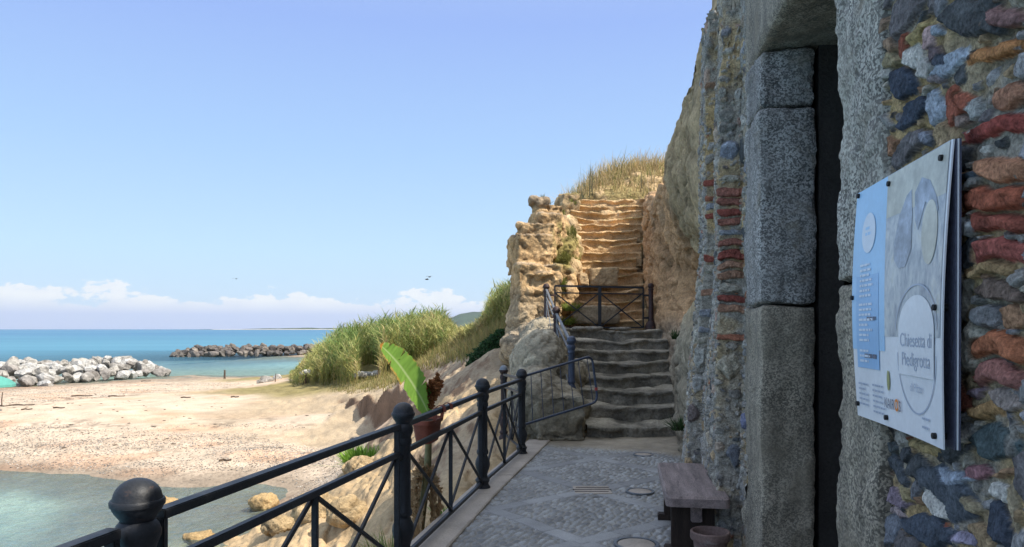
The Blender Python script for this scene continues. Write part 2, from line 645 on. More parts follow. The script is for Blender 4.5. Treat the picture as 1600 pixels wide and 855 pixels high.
for q in [(-1.2, 31, 1.5), (-2.5, 45, 1.3), (-6, 50, .2), (-10, 58, -.8), (-15.5, 60, -1.9), (-13, 75, -1.4), (0, 60, 2.0), (8, 45, 3.5), (5, 32, 4.2), (.8, 25, 2.0), (3, 28, 4.6), (-20, 68, -2.7), (-16, 95, -2.4), (10, 110, 3), (20, 70, 4), (-14, 120, -2.0)]:
    cp(q, GRASS)
for px, py, z in [(530, 636, -2.42), (548, 643, -2.42), (570, 655, -2.42), (592, 664, -2.38), (618, 668, -2.2)]:
    cp(atz(px, py, z), DIRT)
for px, py, Y in [(530, 622, 38.5), (548, 620, 36.6), (572, 616, 33.8), (600, 611, 31.2), (622, 602, 29.6), (642, 592, 28.6)]:
    cp(at(px, py, Y), DIRT)
for q in [(-.4, 18, 1.0), (-1.5, 19.5, .45), (-2.6, 20.5, -.35), (-2.9, 21.3, -.75), (-3.9, 22.4, -1.4), (-1.7, 20, .15), (-.9, 12.5, .05), (-1.0, 11.2, -.15), (-.4, 24, 1.5), (-2.2, 25.5, .3)]:
    cp(q, DIRT)
for q in [(-2.3, 17.4, -.75), (-3.4, 19.9, -1.7), (-1.5, 11.8, -.8), (-2.9, 14.1, -1.45), (-1.96, 11.3, -1.25), (-1.75, 8.9, -1.15), (-1.2, 7.7, -.8), (-3.0, 11.7, -1.9),
          (-4, 13.2, -2.1), (-2.1, 8.2, -1.65), (-3.67, 14.1, -1.95), (-4.5, 12.4, -2.4), (-6.0, 15.8, -3.1), (-6.6, 14.8, -3.7), (-4.8, 17.8, -2.5), (-4.4, 20.3, -2.45), (-3.4, 15, -1.6),
          (1, 5, -.5), (1, 9, -.5), (0, 3, -.6), (-1.7, 4, -1.0), (-2.6, 4, -2.0), (-4, 5, -3.2), (-6, 8, -3.9), (3, 8, -.6), (.5, 10.3, -.4), (1.5, 13, -.2),
          (2, 17, .8), (-.2, 12.2, .2), (.1, 14.5, .6), (3, 20, 2.0), (-3, 0, -2.4), (0, -3, -.8), (-7, 0, -4.2), (6, 14, .5), (8, 20, 2)]:
    cp(q, ROCK)
CPX = np.array([c[:2] for c in CP])
# work in a log-polar plane so that near and far points weigh alike


def lp(xy):
    xy = np.asarray(xy, float)
    y = xy[:, 1] + 8
    r = np.hypot(xy[:, 0], y)
    return np.stack([np.arctan2(xy[:, 0], y) * 2.2, np.log(r) * 2.0], 1)


_hf = rbf_fit(lp(CPX), [c[2] for c in CP])
_kp = lp(CPX)
_kk = np.array([c[3] for c in CP])


def kinds(xy):
    q = lp(xy)
    wts = np.zeros((len(q), 5))
    for s in range(0, len(q), 20000):
        d = np.linalg.norm(q[s:s + 20000, None] - _kp[None], axis=2)
        g = 1 / (d ** 3.2 + 1e-5)
        for k in range(5):
            wts[s:s + 20000, k] = g[:, _kk == k].sum(1)
    return wts / wts.sum(1, keepdims=True)


_sc = sorted([tuple(atz(*q)[:2]) for q in ((512, 632, -2.42), (530, 637, -2.42), (548, 643, -2.42), (570, 655, -2.42), (592, 664, -2.38), (618, 668, -2.2), (640, 664, -1.9))])
SCX, SCY = np.array([q[0] for q in _sc]), np.array([q[1] for q in _sc])


def height(xy, detail=True):
    xy = np.asarray(xy, float)
    # the cut bank above the beach: squeeze its rise into a short steep face
    yl = np.interp(xy[:, 0], SCX, SCY)
    d = xy[:, 1] - yl
    ws = np.interp(xy[:, 0], [-8.9, -7.3, -4.6, -3.6], [0, 1, 1, 0])
    wv_ = .07 * fbm(np.c_[xy * .9, d * 0], 4, 35)
    dw = np.interp(d + wv_, [-2.5, -.06, .24, 4.5], [-2.5, -.45, 1.5, 4.5])
    q_ = xy.copy()
    q_[:, 1] = np.where(np.abs(d) < 2.3, xy[:, 1] * (1 - ws) + (yl + dw - wv_ * 0) * ws, xy[:, 1])
    z = _hf(lp(q_))
    K = kinds(xy)
    if detail:
        p = np.c_[xy, z]
        rk = sstep(.35, .7, K[:, ROCK])
        dr = sstep(.3, .7, K[:, DIRT])
        z = z + rk * (fbm(p * [1.1, 1.1, 1.1], 5, 3, .55) * .30 + rockdisp(p, 2, .7, 1.8)[0] * .10)
        z = z + dr * (fbm(p * 1.6, 5, 31) * .12 + np.abs(fbm(p * 2.2, 4, 33)) * .16 - .05)
        z = z + K[:, SAND] * (fbm(p * [.5, .8, .5], 4, 51) * .09 + fbm(p * 2.6, 4, 61, .6) * .030 * sstep(-3.1, -2.8, z))
        z = z + K[:, BED] * (.045 * np.abs(fbm(p * [1.6, 3.4, 1], 3, 65)) + .10 * fbm(p * .5, 3, 66))
        z = z + K[:, GRASS] * fbm(p * .6, 4, 71) * .3
    xr = -.55 + .2 * (xy[:, 1] - 4.9)
    cap = np.where(xy[:, 1] < 11.2, -.22, np.minimum(.265 * (xy[:, 1] - 10.8) - .35, 1.2 + .0 * xy[:, 1]))
    cap = np.where(xy[:, 1] > 17.3, np.minimum(1.2 + (xy[:, 1] - 17.3) * .75, 5.0), cap)
    w = sstep(-.05, .25, xy[:, 0] - xr) * (xy[:, 1] < 11.2) + (xy[:, 1] >= 11.2) * sstep(.35, .8, xy[:, 0])
    z = np.where(w > 0, z * (1 - w) + np.minimum(z, cap) * w, z)
    return z, K


n_a, n_r = 500, 720
ta = np.concatenate([np.linspace(-1.45, -.80, 50)[:-1], np.linspace(-.80, .12, n_a - 90), np.linspace(.12, .7, 42)[1:]])
rr_ = np.exp(np.linspace(math.log(3.0), math.log(165), n_r))
A_, R_ = np.meshgrid(ta, rr_, indexing='ij')
XY = np.stack([R_.ravel() * A_.ravel() / 1.0, R_.ravel()], 1)
zt, KT = height(XY)
# the scarp cut into the bank above the beach, and ground kept under the paved path
gx = np.c_[XY, zt]
cs = np.zeros((len(XY), 3))
nz1 = fbm(gx * [.35, .5, .4], 5, 81)
nz2 = fbm(gx * [3, 3, 3], 4, 91)
sand_c = np.array([.57, .455, .34]) * (1 + .10 * nz1[:, None]) + sstep(.05, .5, nz1)[:, None] * np.array([-.04, -.09, -.09])
# shingle low on the beach, dry pale sand higher up
shing = sstep(-2.62, -2.95, zt + .1 * nz1) * sstep(-3.3, -3.1, zt)
spk = vnoise(gx * [12, 12, 12], 5)
sand_c = sand_c * (1 - (shing * sstep(.1, .5, spk) * .30)[:, None])
redp = sstep(.1, .5, fbm(gx * [.16, .3, .2], 4, 14)) * (1 - shing)
sand_c = sand_c * (1 - redp[:, None] * np.array([.05, .13, .18]))
wrk = np.exp(-((zt + 2.66 + .10 * nz1) / .022) ** 2) * sstep(-.1, .25, nz2) + .8 * np.exp(-((zt + 2.87 + .06 * nz1) / .016) ** 2) * sstep(0, .3, nz2)
sand_c = sand_c * (1 - .5 * np.clip(wrk, 0, 1)[:, None])
wet = sstep(SEA + .24, SEA + .04, zt + .06 * nz1)
sand_c = sand_c * (1 - .45 * wet[:, None])
rock_c = np.array([.46, .335, .195]) * (1 + .22 * nz1[:, None]) * (1 - .25 * sstep(.0, .5, nz2)[:, None])
grass_c = np.array([.26, .215, .095]) * (1 + .3 * nz2[:, None])
dirt_c = np.array([.43, .335, .225]) * (1 + .2 * nz1[:, None])
bed_c = np.array([.60, .57, .46]) * (1 + .12 * nz1[:, None]) * (1 - .12 * sstep(.1, .45, fbm(gx * [.7, .9, .7], 4, 95)))[:, None]
Kp = KT ** 2.2
Kp /= Kp.sum(1, keepdims=True)
cols = Kp[:, [SAND]] * sand_c + Kp[:, [ROCK]] * rock_c + Kp[:, [GRASS]] * grass_c + Kp[:, [DIRT]] * dirt_c + Kp[:, [BED]] * bed_c
steep = np.zeros(len(XY))
V = np.c_[XY, zt]
Fq = grid_faces(len(ta), n_r)
nn = normals_of(V, Fq)
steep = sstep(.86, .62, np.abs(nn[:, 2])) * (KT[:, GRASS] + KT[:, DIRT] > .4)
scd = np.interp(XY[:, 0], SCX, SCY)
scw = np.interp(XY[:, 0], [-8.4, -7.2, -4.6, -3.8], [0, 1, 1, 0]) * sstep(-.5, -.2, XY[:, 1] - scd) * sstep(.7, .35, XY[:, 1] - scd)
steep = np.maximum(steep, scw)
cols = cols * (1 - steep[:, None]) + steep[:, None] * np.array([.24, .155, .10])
ground = mk('beach_ground', V, Fq, M['ground'], col=np.clip(cols, 0, 1))
tag(ground, kind='structure')

# open sea floor and inland plain down to the horizon
mbs = MB().add([(-9000, 160, -9), (9000, 160, -9), (9000, 9000, -9), (-9000, 9000, -9)], [(0, 1, 2, 3)])
mbs.add([(-9000, -300, -6), (9000, -300, -6), (9000, 162, -9.05), (-9000, 162, -9.05)], [(0, 1, 2, 3)])
tag(mbs.build('sea_floor', surf('sea_floor', (.3, .3, .24))), kind='structure')

# water: a fine sheet near the beach that knows its depth, open water beyond
ya = np.concatenate([np.linspace(-60, 8, 8)[:-1], np.exp(np.linspace(math.log(8), math.log(190), 230)), np.exp(np.linspace(math.log(230), math.log(8600), 24))])
xa = np.concatenate([-np.exp(np.linspace(math.log(8600), math.log(90), 16)), np.linspace(-85, 6, 170), np.exp(np.linspace(math.log(12), math.log(8600), 14))])
XX, YY = np.meshgrid(xa, ya, indexing='ij')
wxy = np.stack([XX.ravel(), YY.ravel()], 1)
inside = (wxy[:, 1] > 3) & (wxy[:, 1] < 165) & (np.abs(wxy[:, 0]) < wxy[:, 1] * 1.45)
dep = np.full(len(wxy), 6.0)
hz_, _ = height(wxy[inside])
dep[inside] = np.clip(SEA - hz_, 0, 6)
offs = np.hypot(wxy[:, 0], wxy[:, 1])
wc = np.stack([np.clip(dep / 6, 0, 1), sstep(100, 900, offs), sstep(60, 28, offs)], 1)
m, nt, b = node_mat('sea_water')
nt.nodes.remove(b)
a = N(nt, 'ShaderNodeAttribute', attribute_name='Col')
s3 = N(nt, 'ShaderNodeSeparateColor')
nt.links.new(a.outputs['Color'], s3.inputs[0])
vec = coords(nt, (1, 1, 1))
nA = noise_out(nt, 3.2, 4, .55, vec, 1.0)
nB = noise_out(nt, .22, 4, .6, vec, .3)
vecs = coords(nt, (.004, .022, 1))
nS = noise_out(nt, 1.0, 5, .6, vecs, .8)
near_c = (.075, .205, .285)
far_c = (.058, .155, .27)
body = mixc(nt, s3.outputs[1], near_c, far_c)
body = mixc(nt, ramp(nt, nS, [(.38, 0.), (.68, .55)]), body, (.10, .255, .34))
dif = N(nt, 'ShaderNodeBsdfDiffuse'); nt.links.new(body, dif.inputs[0])
trn = N(nt, 'ShaderNodeBsdfTransparent'); trn.inputs[0].default_value = (.74, .89, .89, 1)
opac = ramp(nt, s3.outputs[0], [(0., .0), (.035, .07), (.12, .18), (.22, .42), (.5, 1.)])
mb1 = N(nt, 'ShaderNodeMixShader')
nt.links.new(opac, mb1.inputs[0]); nt.links.new(trn.outputs[0], mb1.inputs[1]); nt.links.new(dif.outputs[0], mb1.inputs[2])
gl = N(nt, 'ShaderNodeBsdfGlossy'); gl.inputs['Roughness'].default_value = .12
bp = N(nt, 'ShaderNodeBump'); bp.inputs['Strength'].default_value = .8; bp.inputs['Distance'].default_value = .16
nt.links.new(nA, bp.inputs['Height'])
bp2 = N(nt, 'ShaderNodeBump'); bp2.inputs['Strength'].default_value = .4; bp2.inputs['Distance'].default_value = .5
nt.links.new(nB, bp2.inputs['Height']); nt.links.new(bp.outputs[0], bp2.inputs['Normal'])
nt.links.new(bp2.outputs[0], gl.inputs['Normal'])
fr = N(nt, 'ShaderNodeFresnel'); fr.inputs[0].default_value = 1.33
nt.links.new(bp2.outputs[0], fr.inputs['Normal'])
fc = N(nt, 'ShaderNodeMath', operation='MINIMUM'); nt.links.new(fr.outputs[0], fc.inputs[0])
capn = N(nt, 'ShaderNodeMath', operation='MULTIPLY_ADD'); capn.inputs[1].default_value = .38; capn.inputs[2].default_value = .19
nt.links.new(s3.outputs[2], capn.inputs[0]); nt.links.new(capn.outputs[0], fc.inputs[1])
mg = N(nt, 'ShaderNodeMixShader')
nt.links.new(fc.outputs[0], mg.inputs[0]); nt.links.new(mb1.outputs[0], mg.inputs[1]); nt.links.new(gl.outputs[0], mg.inputs[2])
nt.links.new(mg.outputs[0], nt.nodes['Material Output'].inputs[0])
M['sea'] = m
wz = np.full(len(wxy), SEA) + (vnoise(np.c_[wxy * .8, np.zeros(len(wxy))], 3) * .008 * (offs < 150))
tag(mk('sea', np.c_[wxy, wz], grid_faces(len(xa), len(ya)), M['sea'], col=wc), kind='structure')

# far coast: a low wooded plain with a pale beach line, and a mountain behind the reeds
def ridge(name, x0, x1, Y, depth, hfun, mat, n=160, rows=14):
    xs = np.linspace(x0, x1, n)
    V = []
    for j in range(rows):
        t = j / (rows - 1)
        prof = math.sin(math.pi * min(1, t * 1.0)) ** .8
        for x in xs:
            V.append((x, Y + depth * t, SEA - 1 + prof * hfun(x, t)))
    V = np.array(V)
    return mk(name, V, grid_faces(rows, n), mat)


M['farwood'] = surf('far_woodland', (.045, .075, .04), var=.4, vscale=.01, fine=.06, finevar=.4, bstr=0, rough=1, spec=0)
M['farsand'] = surf('far_beach', (.6, .5, .38), var=.1, rough=1, spec=0)
Yf = 5200


def coast_h(x, t):
    k = (x - (-2300)) / 1000.
    e = max(0, min(1, (x + 2000) / 1100)) ** .9
    return 3 + e * (24 + 8 * math.sin(k * 5.1) + 4 * math.sin(k * 17 + 1) + 2 * math.sin(k * 41))


tag(ridge('far_coast_hills', -2250, 900, Yf, 500, coast_h, M['farwood'], 240), kind='structure')
tag(MB().add([(-2100, Yf - 60, SEA - .5), (900, Yf - 60, SEA - .5), (900, Yf + 30, SEA + 3), (-1500, Yf + 30, SEA + 3), (-2100, Yf + 10, SEA + 2)], [(0, 1, 2, 3, 4)]).build('far_beach', M['farsand']), kind='structure')


def mount_h(x, t):
    X = (x - 150) / 1100.
    k = x / 300.
    base = max(0, 1 - abs(X)) ** .85 * 250
    return 12 + base * (1 + .06 * math.sin(k * 3.1) + .04 * math.sin(k * 8.3 + 1)) + 4 * math.sin(k * 13 + t * 9)


tag(ridge('mountain', -1000, 1500, 6300, 1200, mount_h, M['farwood'], 200, 22), kind='structure')

# the sea air
hz_m = bpy.data.materials.new('sea_air')
hz_m.use_nodes = True
hn = hz_m.node_tree
hn.nodes.remove(hn.nodes['Principled BSDF'])
pv = N(hn, 'ShaderNodeVolumePrincipled')
pv.inputs['Color'].default_value = (.82, .88, .97, 1)
pv.inputs['Density'].default_value = .00004
pv.inputs['Anisotropy'].default_value = .2
hn.links.new(pv.outputs[0], hn.nodes['Material Output'].inputs['Volume'])
tag(MB().box((0, 4300, 145), (17000, 8700, 310)).build('haze', hz_m), kind='stuff')
# ================================================================== the chapel
WX, WS = .835, .1515                        # wall plane: x = WX + WS*y
WL = math.hypot(1, WS)
WD = np.array([WS / WL, 1 / WL])            # along the wall, away from the camera
WN = np.array([-1 / WL, WS / WL])           # out of the wall, over the path


def wall_pt(u, h, z):
    return np.stack([WX + WD[0] * u + WN[0] * h, WD[1] * u + WN[1] * h, z + 0 * u], -1)


def px2w(px, py):
    Y = F * WX / (px - 975.0)
    return np.array([Y * WL, EYE - (py - HZ) / F * Y])


def ayat(Y): return Y * WL


chapel = thing('chapel', 'old stone chapel with rubble and brick wall and a tall granite doorway', 'chapel', (1.6, 5, 0))

# --- rubble field on the unrolled facade (t along the wall polyline, z up)
POLY = [(-7.0, 0), (5.26, 0), (5.285, .155), (6.50, .155), (6.52, .235), (7.05, .235), (7.1, -.9)]
PU = np.array(POLY)
seg = np.hypot(*np.diff(PU, axis=0).T)
PT = np.r_[0, np.cumsum(seg)] + POLY[0][0]   # so that t == u on the first plane
T_B0, T_B1, T_C0, T_C1 = PT[1], PT[2], PT[3], PT[4]


def t2uh(t):
    return np.interp(t, PT, PU[:, 0]), np.interp(t, PT, PU[:, 1])


D0, D1, DTOP = ayat(2.775), ayat(4.37), 3.25   # doorway
J0, J1 = ayat(2.30), ayat(4.88)                # outer edges of the jambs
tcol = np.concatenate([np.arange(-7, .6, .12), np.arange(.6, 1.45, .03), np.arange(1.45, 2.62, .0048), np.arange(2.62, 4.9, .03), np.arange(4.9, T_B0, .012),
                       np.arange(T_B0, T_B1, .005), np.arange(T_B1, T_C0, .018), np.arange(T_C0, T_C1, .006), np.arange(T_C1, PT[5], .02), np.linspace(PT[5], PT[6], 26)])
zrow = np.concatenate([np.arange(-.25, .75, .014), np.arange(.75, 2.75, .0038), np.arange(2.75, 3.5, .011), np.arange(3.5, 4.75, .02)])
nT, nZ = len(tcol), len(zrow)
TT, ZZ = np.meshgrid(tcol, zrow, indexing='ij')
tz = np.stack([TT.ravel(), ZZ.ravel()], 1)
P3 = np.c_[tz, np.zeros(len(tz))]
warp = np.stack([fbm(P3 * 9, 3, 101), fbm(P3 * 9, 3, 131)], 1) * .026 + np.stack([fbm(P3 * 40, 2, 141), fbm(P3 * 40, 2, 151)], 1) * .003
tzw = tz + warp
mort_n = fbm(P3 * 9, 4, 161)
H = mort_n * .016 + fbm(P3 * 38, 4, 171, .65) * .005 - sstep(.25, .5, fbm(P3 * 26, 3, 175)) * .006
mc = np.array([.60, .435, .225])
grey = np.array([.42, .385, .32])
gk = sstep(-.1, .35, fbm(P3 * 2.3, 3, 181) + (tz[:, 0] > 4.8) * .35)
C = (mc * (1 - gk[:, None]) + grey * gk[:, None]) * (1 + .25 * mort_n[:, None])
# sandy ochre pockets
oc = sstep(.15, .4, fbm(P3 * 5, 3, 191))
C = C * (1 - .5 * oc[:, None]) + .5 * oc[:, None] * np.array([.54, .385, .18])
best = np.full(len(tz), 9.0)
placed = []                                   # centre, bounding radius


def stone(c, A, color, prot=.022, p=3.0, edge=.78, force=False, rough=.35):
    """A: 2x2 matrix whose columns are the half axes in (t, z)"""
    r = np.abs(A).sum(1)
    i0, i1 = np.searchsorted(tcol, [c[0] - r[0] * 1.25 - .02, c[0] + r[0] * 1.25 + .02])
    j0, j1 = np.searchsorted(zrow, [c[1] - r[1] * 1.25 - .02, c[1] + r[1] * 1.25 + .02])
    if i1 <= i0 or j1 <= j0:
        return
    idx = (np.arange(i0, i1)[:, None] * nZ + np.arange(j0, j1)[None]).ravel()
    Ai = np.linalg.inv(A)
    q = (tzw[idx] - c) @ Ai.T
    d = (np.abs(q[:, 0]) ** p + np.abs(q[:, 1]) ** p) ** (1 / p)
    if p < 4.5:
        r_ = np.random.default_rng(int(abs(c[0] * 7919 + c[1] * 104729)))
        k_ = r_.integers(5, 8)
        an_ = (np.arange(k_) + r_.uniform(-.38, .38, k_)) / k_ * 2 * np.pi + r_.uniform(0, 6)
        of_ = r_.uniform(.72, 1.0, k_)
        dp = np.max((q[:, :1] * np.cos(an_) + q[:, 1:] * np.sin(an_)) / of_, axis=1)
        d = .25 * d + .8 * dp
    sdk = (int(abs(c[0] * 3571 + c[1] * 8677)) % 100) / 100.
    gap = (d >= 1.0) & (d < 1.20) & (best[idx] > 1.03)
    H[idx[gap]] -= .016 * sdk * sstep(1.2, 1.06, d[gap]) * sstep(-.2, .3, fbm(P3[idx[gap]] * 11, 2, 203))
    ok = (d < 1.03) & ((d < best[idx]) | force)
    idx, d, q = idx[ok], d[ok], q[ok]
    if not len(idx):
        return
    best[idx] = np.minimum(d, .35 if force else 9)
    sd_ = hash((round(c[0], 3), round(c[1], 3))) % 997
    pp = P3[idx]
    face = fbm(pp * 22 + sd_, 3, 201)
    tilt = ((sd_ % 7) - 3) / 3 * q[:, 0] * .28 + ((sd_ % 5) - 2) / 2 * q[:, 1] * .28
    prof = 1 - sstep(edge, 1.03, d)
    chip = fbm(pp * 48 + sd_, 4, 205, .65)
    rdg = np.abs(fbm(pp * 13 + sd_, 3, 207))
    H[idx] = H[idx] * (1 - prof) * .6 + prof * prot * (1.0 + 1.0 * tilt + rough * face) + prof * (chip * .003 - rdg * .010)
    colr = np.array(color) * 1.38 * (1 + .28 * fbm(pp * 30 + sd_, 3, 211)[:, None] + .16 * face[:, None])
    # mortar smeared over stone edges
    k = sstep(.94, 1.03, d)[:, None] * .7
    C[idx] = colr * (1 - k) + C[idx] * k


def pxstone(px, py, w, h, ang, color, prot=.022, p=3.0, edge=.78, force=True):
    Y = F * WX / (px - 975.0)
    Jx = -WL * F * WX / (px - 975.0) ** 2
    Jy = -Y / F
    dz = (py - HZ) / (px - 975.0) * Y / F      # z also changes with px at fixed row
    J = np.array([[Jx, 0], [dz, Jy]])
    a = R(ang)
    ex = np.array([math.cos(a), -math.sin(a)]) * w
    ey = np.array([math.sin(a), math.cos(a)]) * h
    A = J @ np.stack([ex, ey], 1)
    c = px2w(px, py)
    stone(c, A, color, prot, p, edge, force)
    placed.append((c[0], c[1], np.abs(A[0]).sum() * .66, np.abs(A[1]).sum() * .66))


DK, DB, SL, WH, LB = (.085, .09, .092), (.055, .068, .092), (.15, .14, .14), (.52, .50, .45), (.32, .36, .41)
RB, RD, SA, OR_, BR = (.30, .10, .062), (.25, .068, .058), (.36, .185, .115), (.36, .18, .08), (.19, .135, .10)
NEAR = [
    (1428, 22, 52, 19, 62, SL), (1523, 20, 44, 27, 5, DK), (1585, 27, 17, 20, 60, (.21, .125, .115)), (1560, 76, 42, 11, 11, OR_), (1497, 95, 40, 10, 47, (.36, .41, .47)),
    (1443, 87, 13, 21, 5, WH), (1465, 60, 8, 15, 10, (.45, .32, .30)), (1459, 102, 11, 22, -25, (.46, .44, .40)), (1478, 79, 11, 13, 0, (.15, .115, .12)),
    (1484, 92, 9, 9, 0, (.07, .08, .10)), (1422, 130, 23, 23, 10, DB), (1436, 177, 38, 13, 46, DB), (1468, 163, 12, 26, 4, LB), (1518, 150, 12, 16, -4, RB),
    (1510, 180, 15, 12, 10, (.24, .18, .15)), (1576, 148, 26, 20, 22, SA), (1553, 199, 50, 14, 14, RD), (1428, 232, 40, 16, 50, SL), (1400, 225, 12, 15, 20, (.30, .165, .10)),
    (1375, 127, 10, 9, 10, (.33, .13, .06)), (1380, 152, 10, 8, 30, (.32, .21, .12)), (1374, 82, 16, 9, 38, (.34, .2, .1)), (1388, 54, 9, 24, -15, (.24, .17, .12)),
    (1383, 25, 8, 9, 0, (.25, .11, .07)), (1396, 190, 9, 12, 30, (.30, .29, .27)), (1390, 173, 12, 7, 40, (.34, .24, .13)), (1458, 212, 6, 11, 0, (.2, .21, .24)),
    (1405, 100, 12, 9, 30, (.36, .30, .18)), (1395, 120, 8, 10, 0, (.38, .37, .33)), (1480, 45, 9, 12, 60, (.30, .35, .40)), (1370, 110, 8, 7, 10, (.3, .2, .1)),
    (1473, 122, 12, 8, 10, (.23, .2, .2)), (1530, 165, 10, 18, 10, (.35, .36, .34)), (1405, 75, 9, 12, 40, (.26, .18, .12)), (1445, 55, 18, 6, 48, (.36, .29, .15)),
    (1566, 263, 42, 17, 2, SA), (1522, 275, 11, 7, 8, (.085, .105, .125)), (1554, 309, 50, 17, 10, RB), (1564, 347, 40, 16, 4, (.27, .088, .066)), (1523, 354, 9, 14, 0, (.40, .41, .40)),
    (1569, 392, 40, 18, 3, (.29, .095, .082)), (1550, 424, 36, 9, 8, (.28, .20, .11)), (1567, 453, 38, 15, 2, (.17, .125, .10)), (1551, 495, 22, 18, 0, (.20, .20, .20)), (1587, 488, 20, 18, 25, (.31, .18, .105)),
    (1564, 536, 41, 19, 1, (.34, .135, .075)), (1562, 582, 38, 19, -2, (.26, .125, .112)), (1527, 608, 15, 8, 10, (.2, .15, .17)), (1537, 645, 28, 13, 5, (.33, .21, .105)), (1578, 625, 22, 18, 0, (.3, .25, .22)),
    (1555, 693, 42, 28, -8, (.085, .115, .118)), (1379, 674, 11, 9, 0, (.05, .045, .045)), (1374, 690, 10, 9, 0, (.07, .055, .05)), (1390, 694, 9, 10, 20, (.09, .1, .1)), (1363, 726, 12, 23, -6, WH),
    (1379, 734, 10, 22, 5, BR), (1400, 732, 31, 11, -62, (.085, .095, .105)), (1417, 712, 9, 11, 0, (.08, .085, .09)), (1438, 735, 24, 18, -40, DK), (1478, 772, 56, 34, -38, (.10, .115, .132)),
    (1464, 792, 28, 11, -52, WH), (1387, 780, 25, 12, -18, (.24, .19, .225)), (1368, 795, 15, 7, 20, (.02, .02, .024), -.03), (1402, 810, 12, 19, 10, (.36, .29, .28)),
    (1450, 828, 42, 21, -20, (.07, .085, .108)), (1383, 832, 26, 24, 0, (.14, .15, .17)), (1493, 738, 24, 10, -14, (.33, .37, .43)), (1531, 739, 19, 8, -8, (.30, .155, .165)), (1569, 742, 17, 6, 4, (.3, .2, .13)),
    (1562, 771, 21, 15, 4, WH), (1560, 818, 17, 34, 12, (.06, .072, .095)), (1510, 846, 24, 10, -18, (.31, .28, .36)), (1590, 690, 8, 30, 0, (.28, .27, .24)), (1522, 790, 9, 20, 30, (.30, .25, .16)),
    (1352, 700, 8, 12, 0, (.3, .26, .18)), (1412, 770, 8, 14, 30, (.38, .31, .17)),
    (1440, 700, 26, 8, -18, (.38, .30, .16), .008), (1590, 790, 9, 40, 0, (.40, .33, .22), .012),
]
for st in NEAR:
    red_ = st[5][0] > 2.0 * st[5][2] and st[2] > 1.9 * st[3]
    if red_:
        pxstone(st[0] + 2, st[1], st[2] * 1.1, st[3] * 1.04, st[4], tuple(np.array(st[5]) * [1.12, 1.08, 1.0]), prot=.026, p=4.6, edge=.6)
        continue
    st = (st[0], st[1], st[2] * 1.16, st[3] * 1.16, *st[4:])
    pxstone(*st[:6], prot=(st[6] if len(st) > 6 else .021), p=2.6 + (hash(st[:2]) % 5) * .3)

# --- brick bands on the two stepped-out piers (they face down the path)
BRK = [(.27, .085, .062), (.24, .075, .058), (.31, .13, .08), (.33, .19, .125), (.26, .115, .085)]
for (ta_, tb_, z0, z1) in ((T_B0, T_B1, 1.55, 2.72), (T_C0, T_C1, 1.5, 2.9)):
    z = z0
    cb_ = ta_ == T_C0
    while z < z1:
        hgt = rng.uniform(.022, .034)
        typ = rng.random()
        if cb_ and typ < .62 and rng.random() < .4: typ = .7 + .3 * rng.random()
        a0, a1 = ta_ - .012, tb_ + .03
        if typ < .62:
            c_ = BRK[rng.integers(5)]
            stone(np.array([(a0 + a1) / 2, z]), np.array([[(a1 - a0) / 2 + .01, .004], [0, hgt]]), c_, .024, 5, .75, True, .3)
        elif typ < .85:
            c_ = (.25, .26, .28) if rng.random() < .5 else (.34, .31, .25)
            stone(np.array([(a0 + a1) / 2, z + .01]), np.array([[(a1 - a0) / 2, .004], [0, hgt * 1.3]]), c_, .02, 3, .6, True, .5)
            z += .02
        placed.append(((a0 + a1) / 2, z, (a1 - a0) / 2 + .02, hgt + .006))
        z += hgt * 2 + rng.uniform(.012, .024)
# squared blocks low on the outer pier, some bricks run on round the corner
for (t_, z_, hw, hh, c_) in ((T_C0 + .07, 1.36, .075, .11, (.36, .35, .31)), (T_B0 + .08, 1.34, .085, .10, (.38, .34, .26)), (T_C0 + .05, 1.12, .06, .09, (.38, .37, .34)),
                             (T_C0 + .09, .86, .065, .10, (.16, .13, .12)), (T_B0 + .05, .72, .06, .09, (.16, .17, .19)), (5.06, .98, .07, .06, (.17, .18, .26)), (T_B0 + .1, 2.86, .07, .08, (.25, .27, .31))):
    stone(np.array([t_, z_]), np.array([[hw, 0], [0, hh]]), c_, .028, 4, .7, True)
    placed.append((t_, z_, hw, hh))

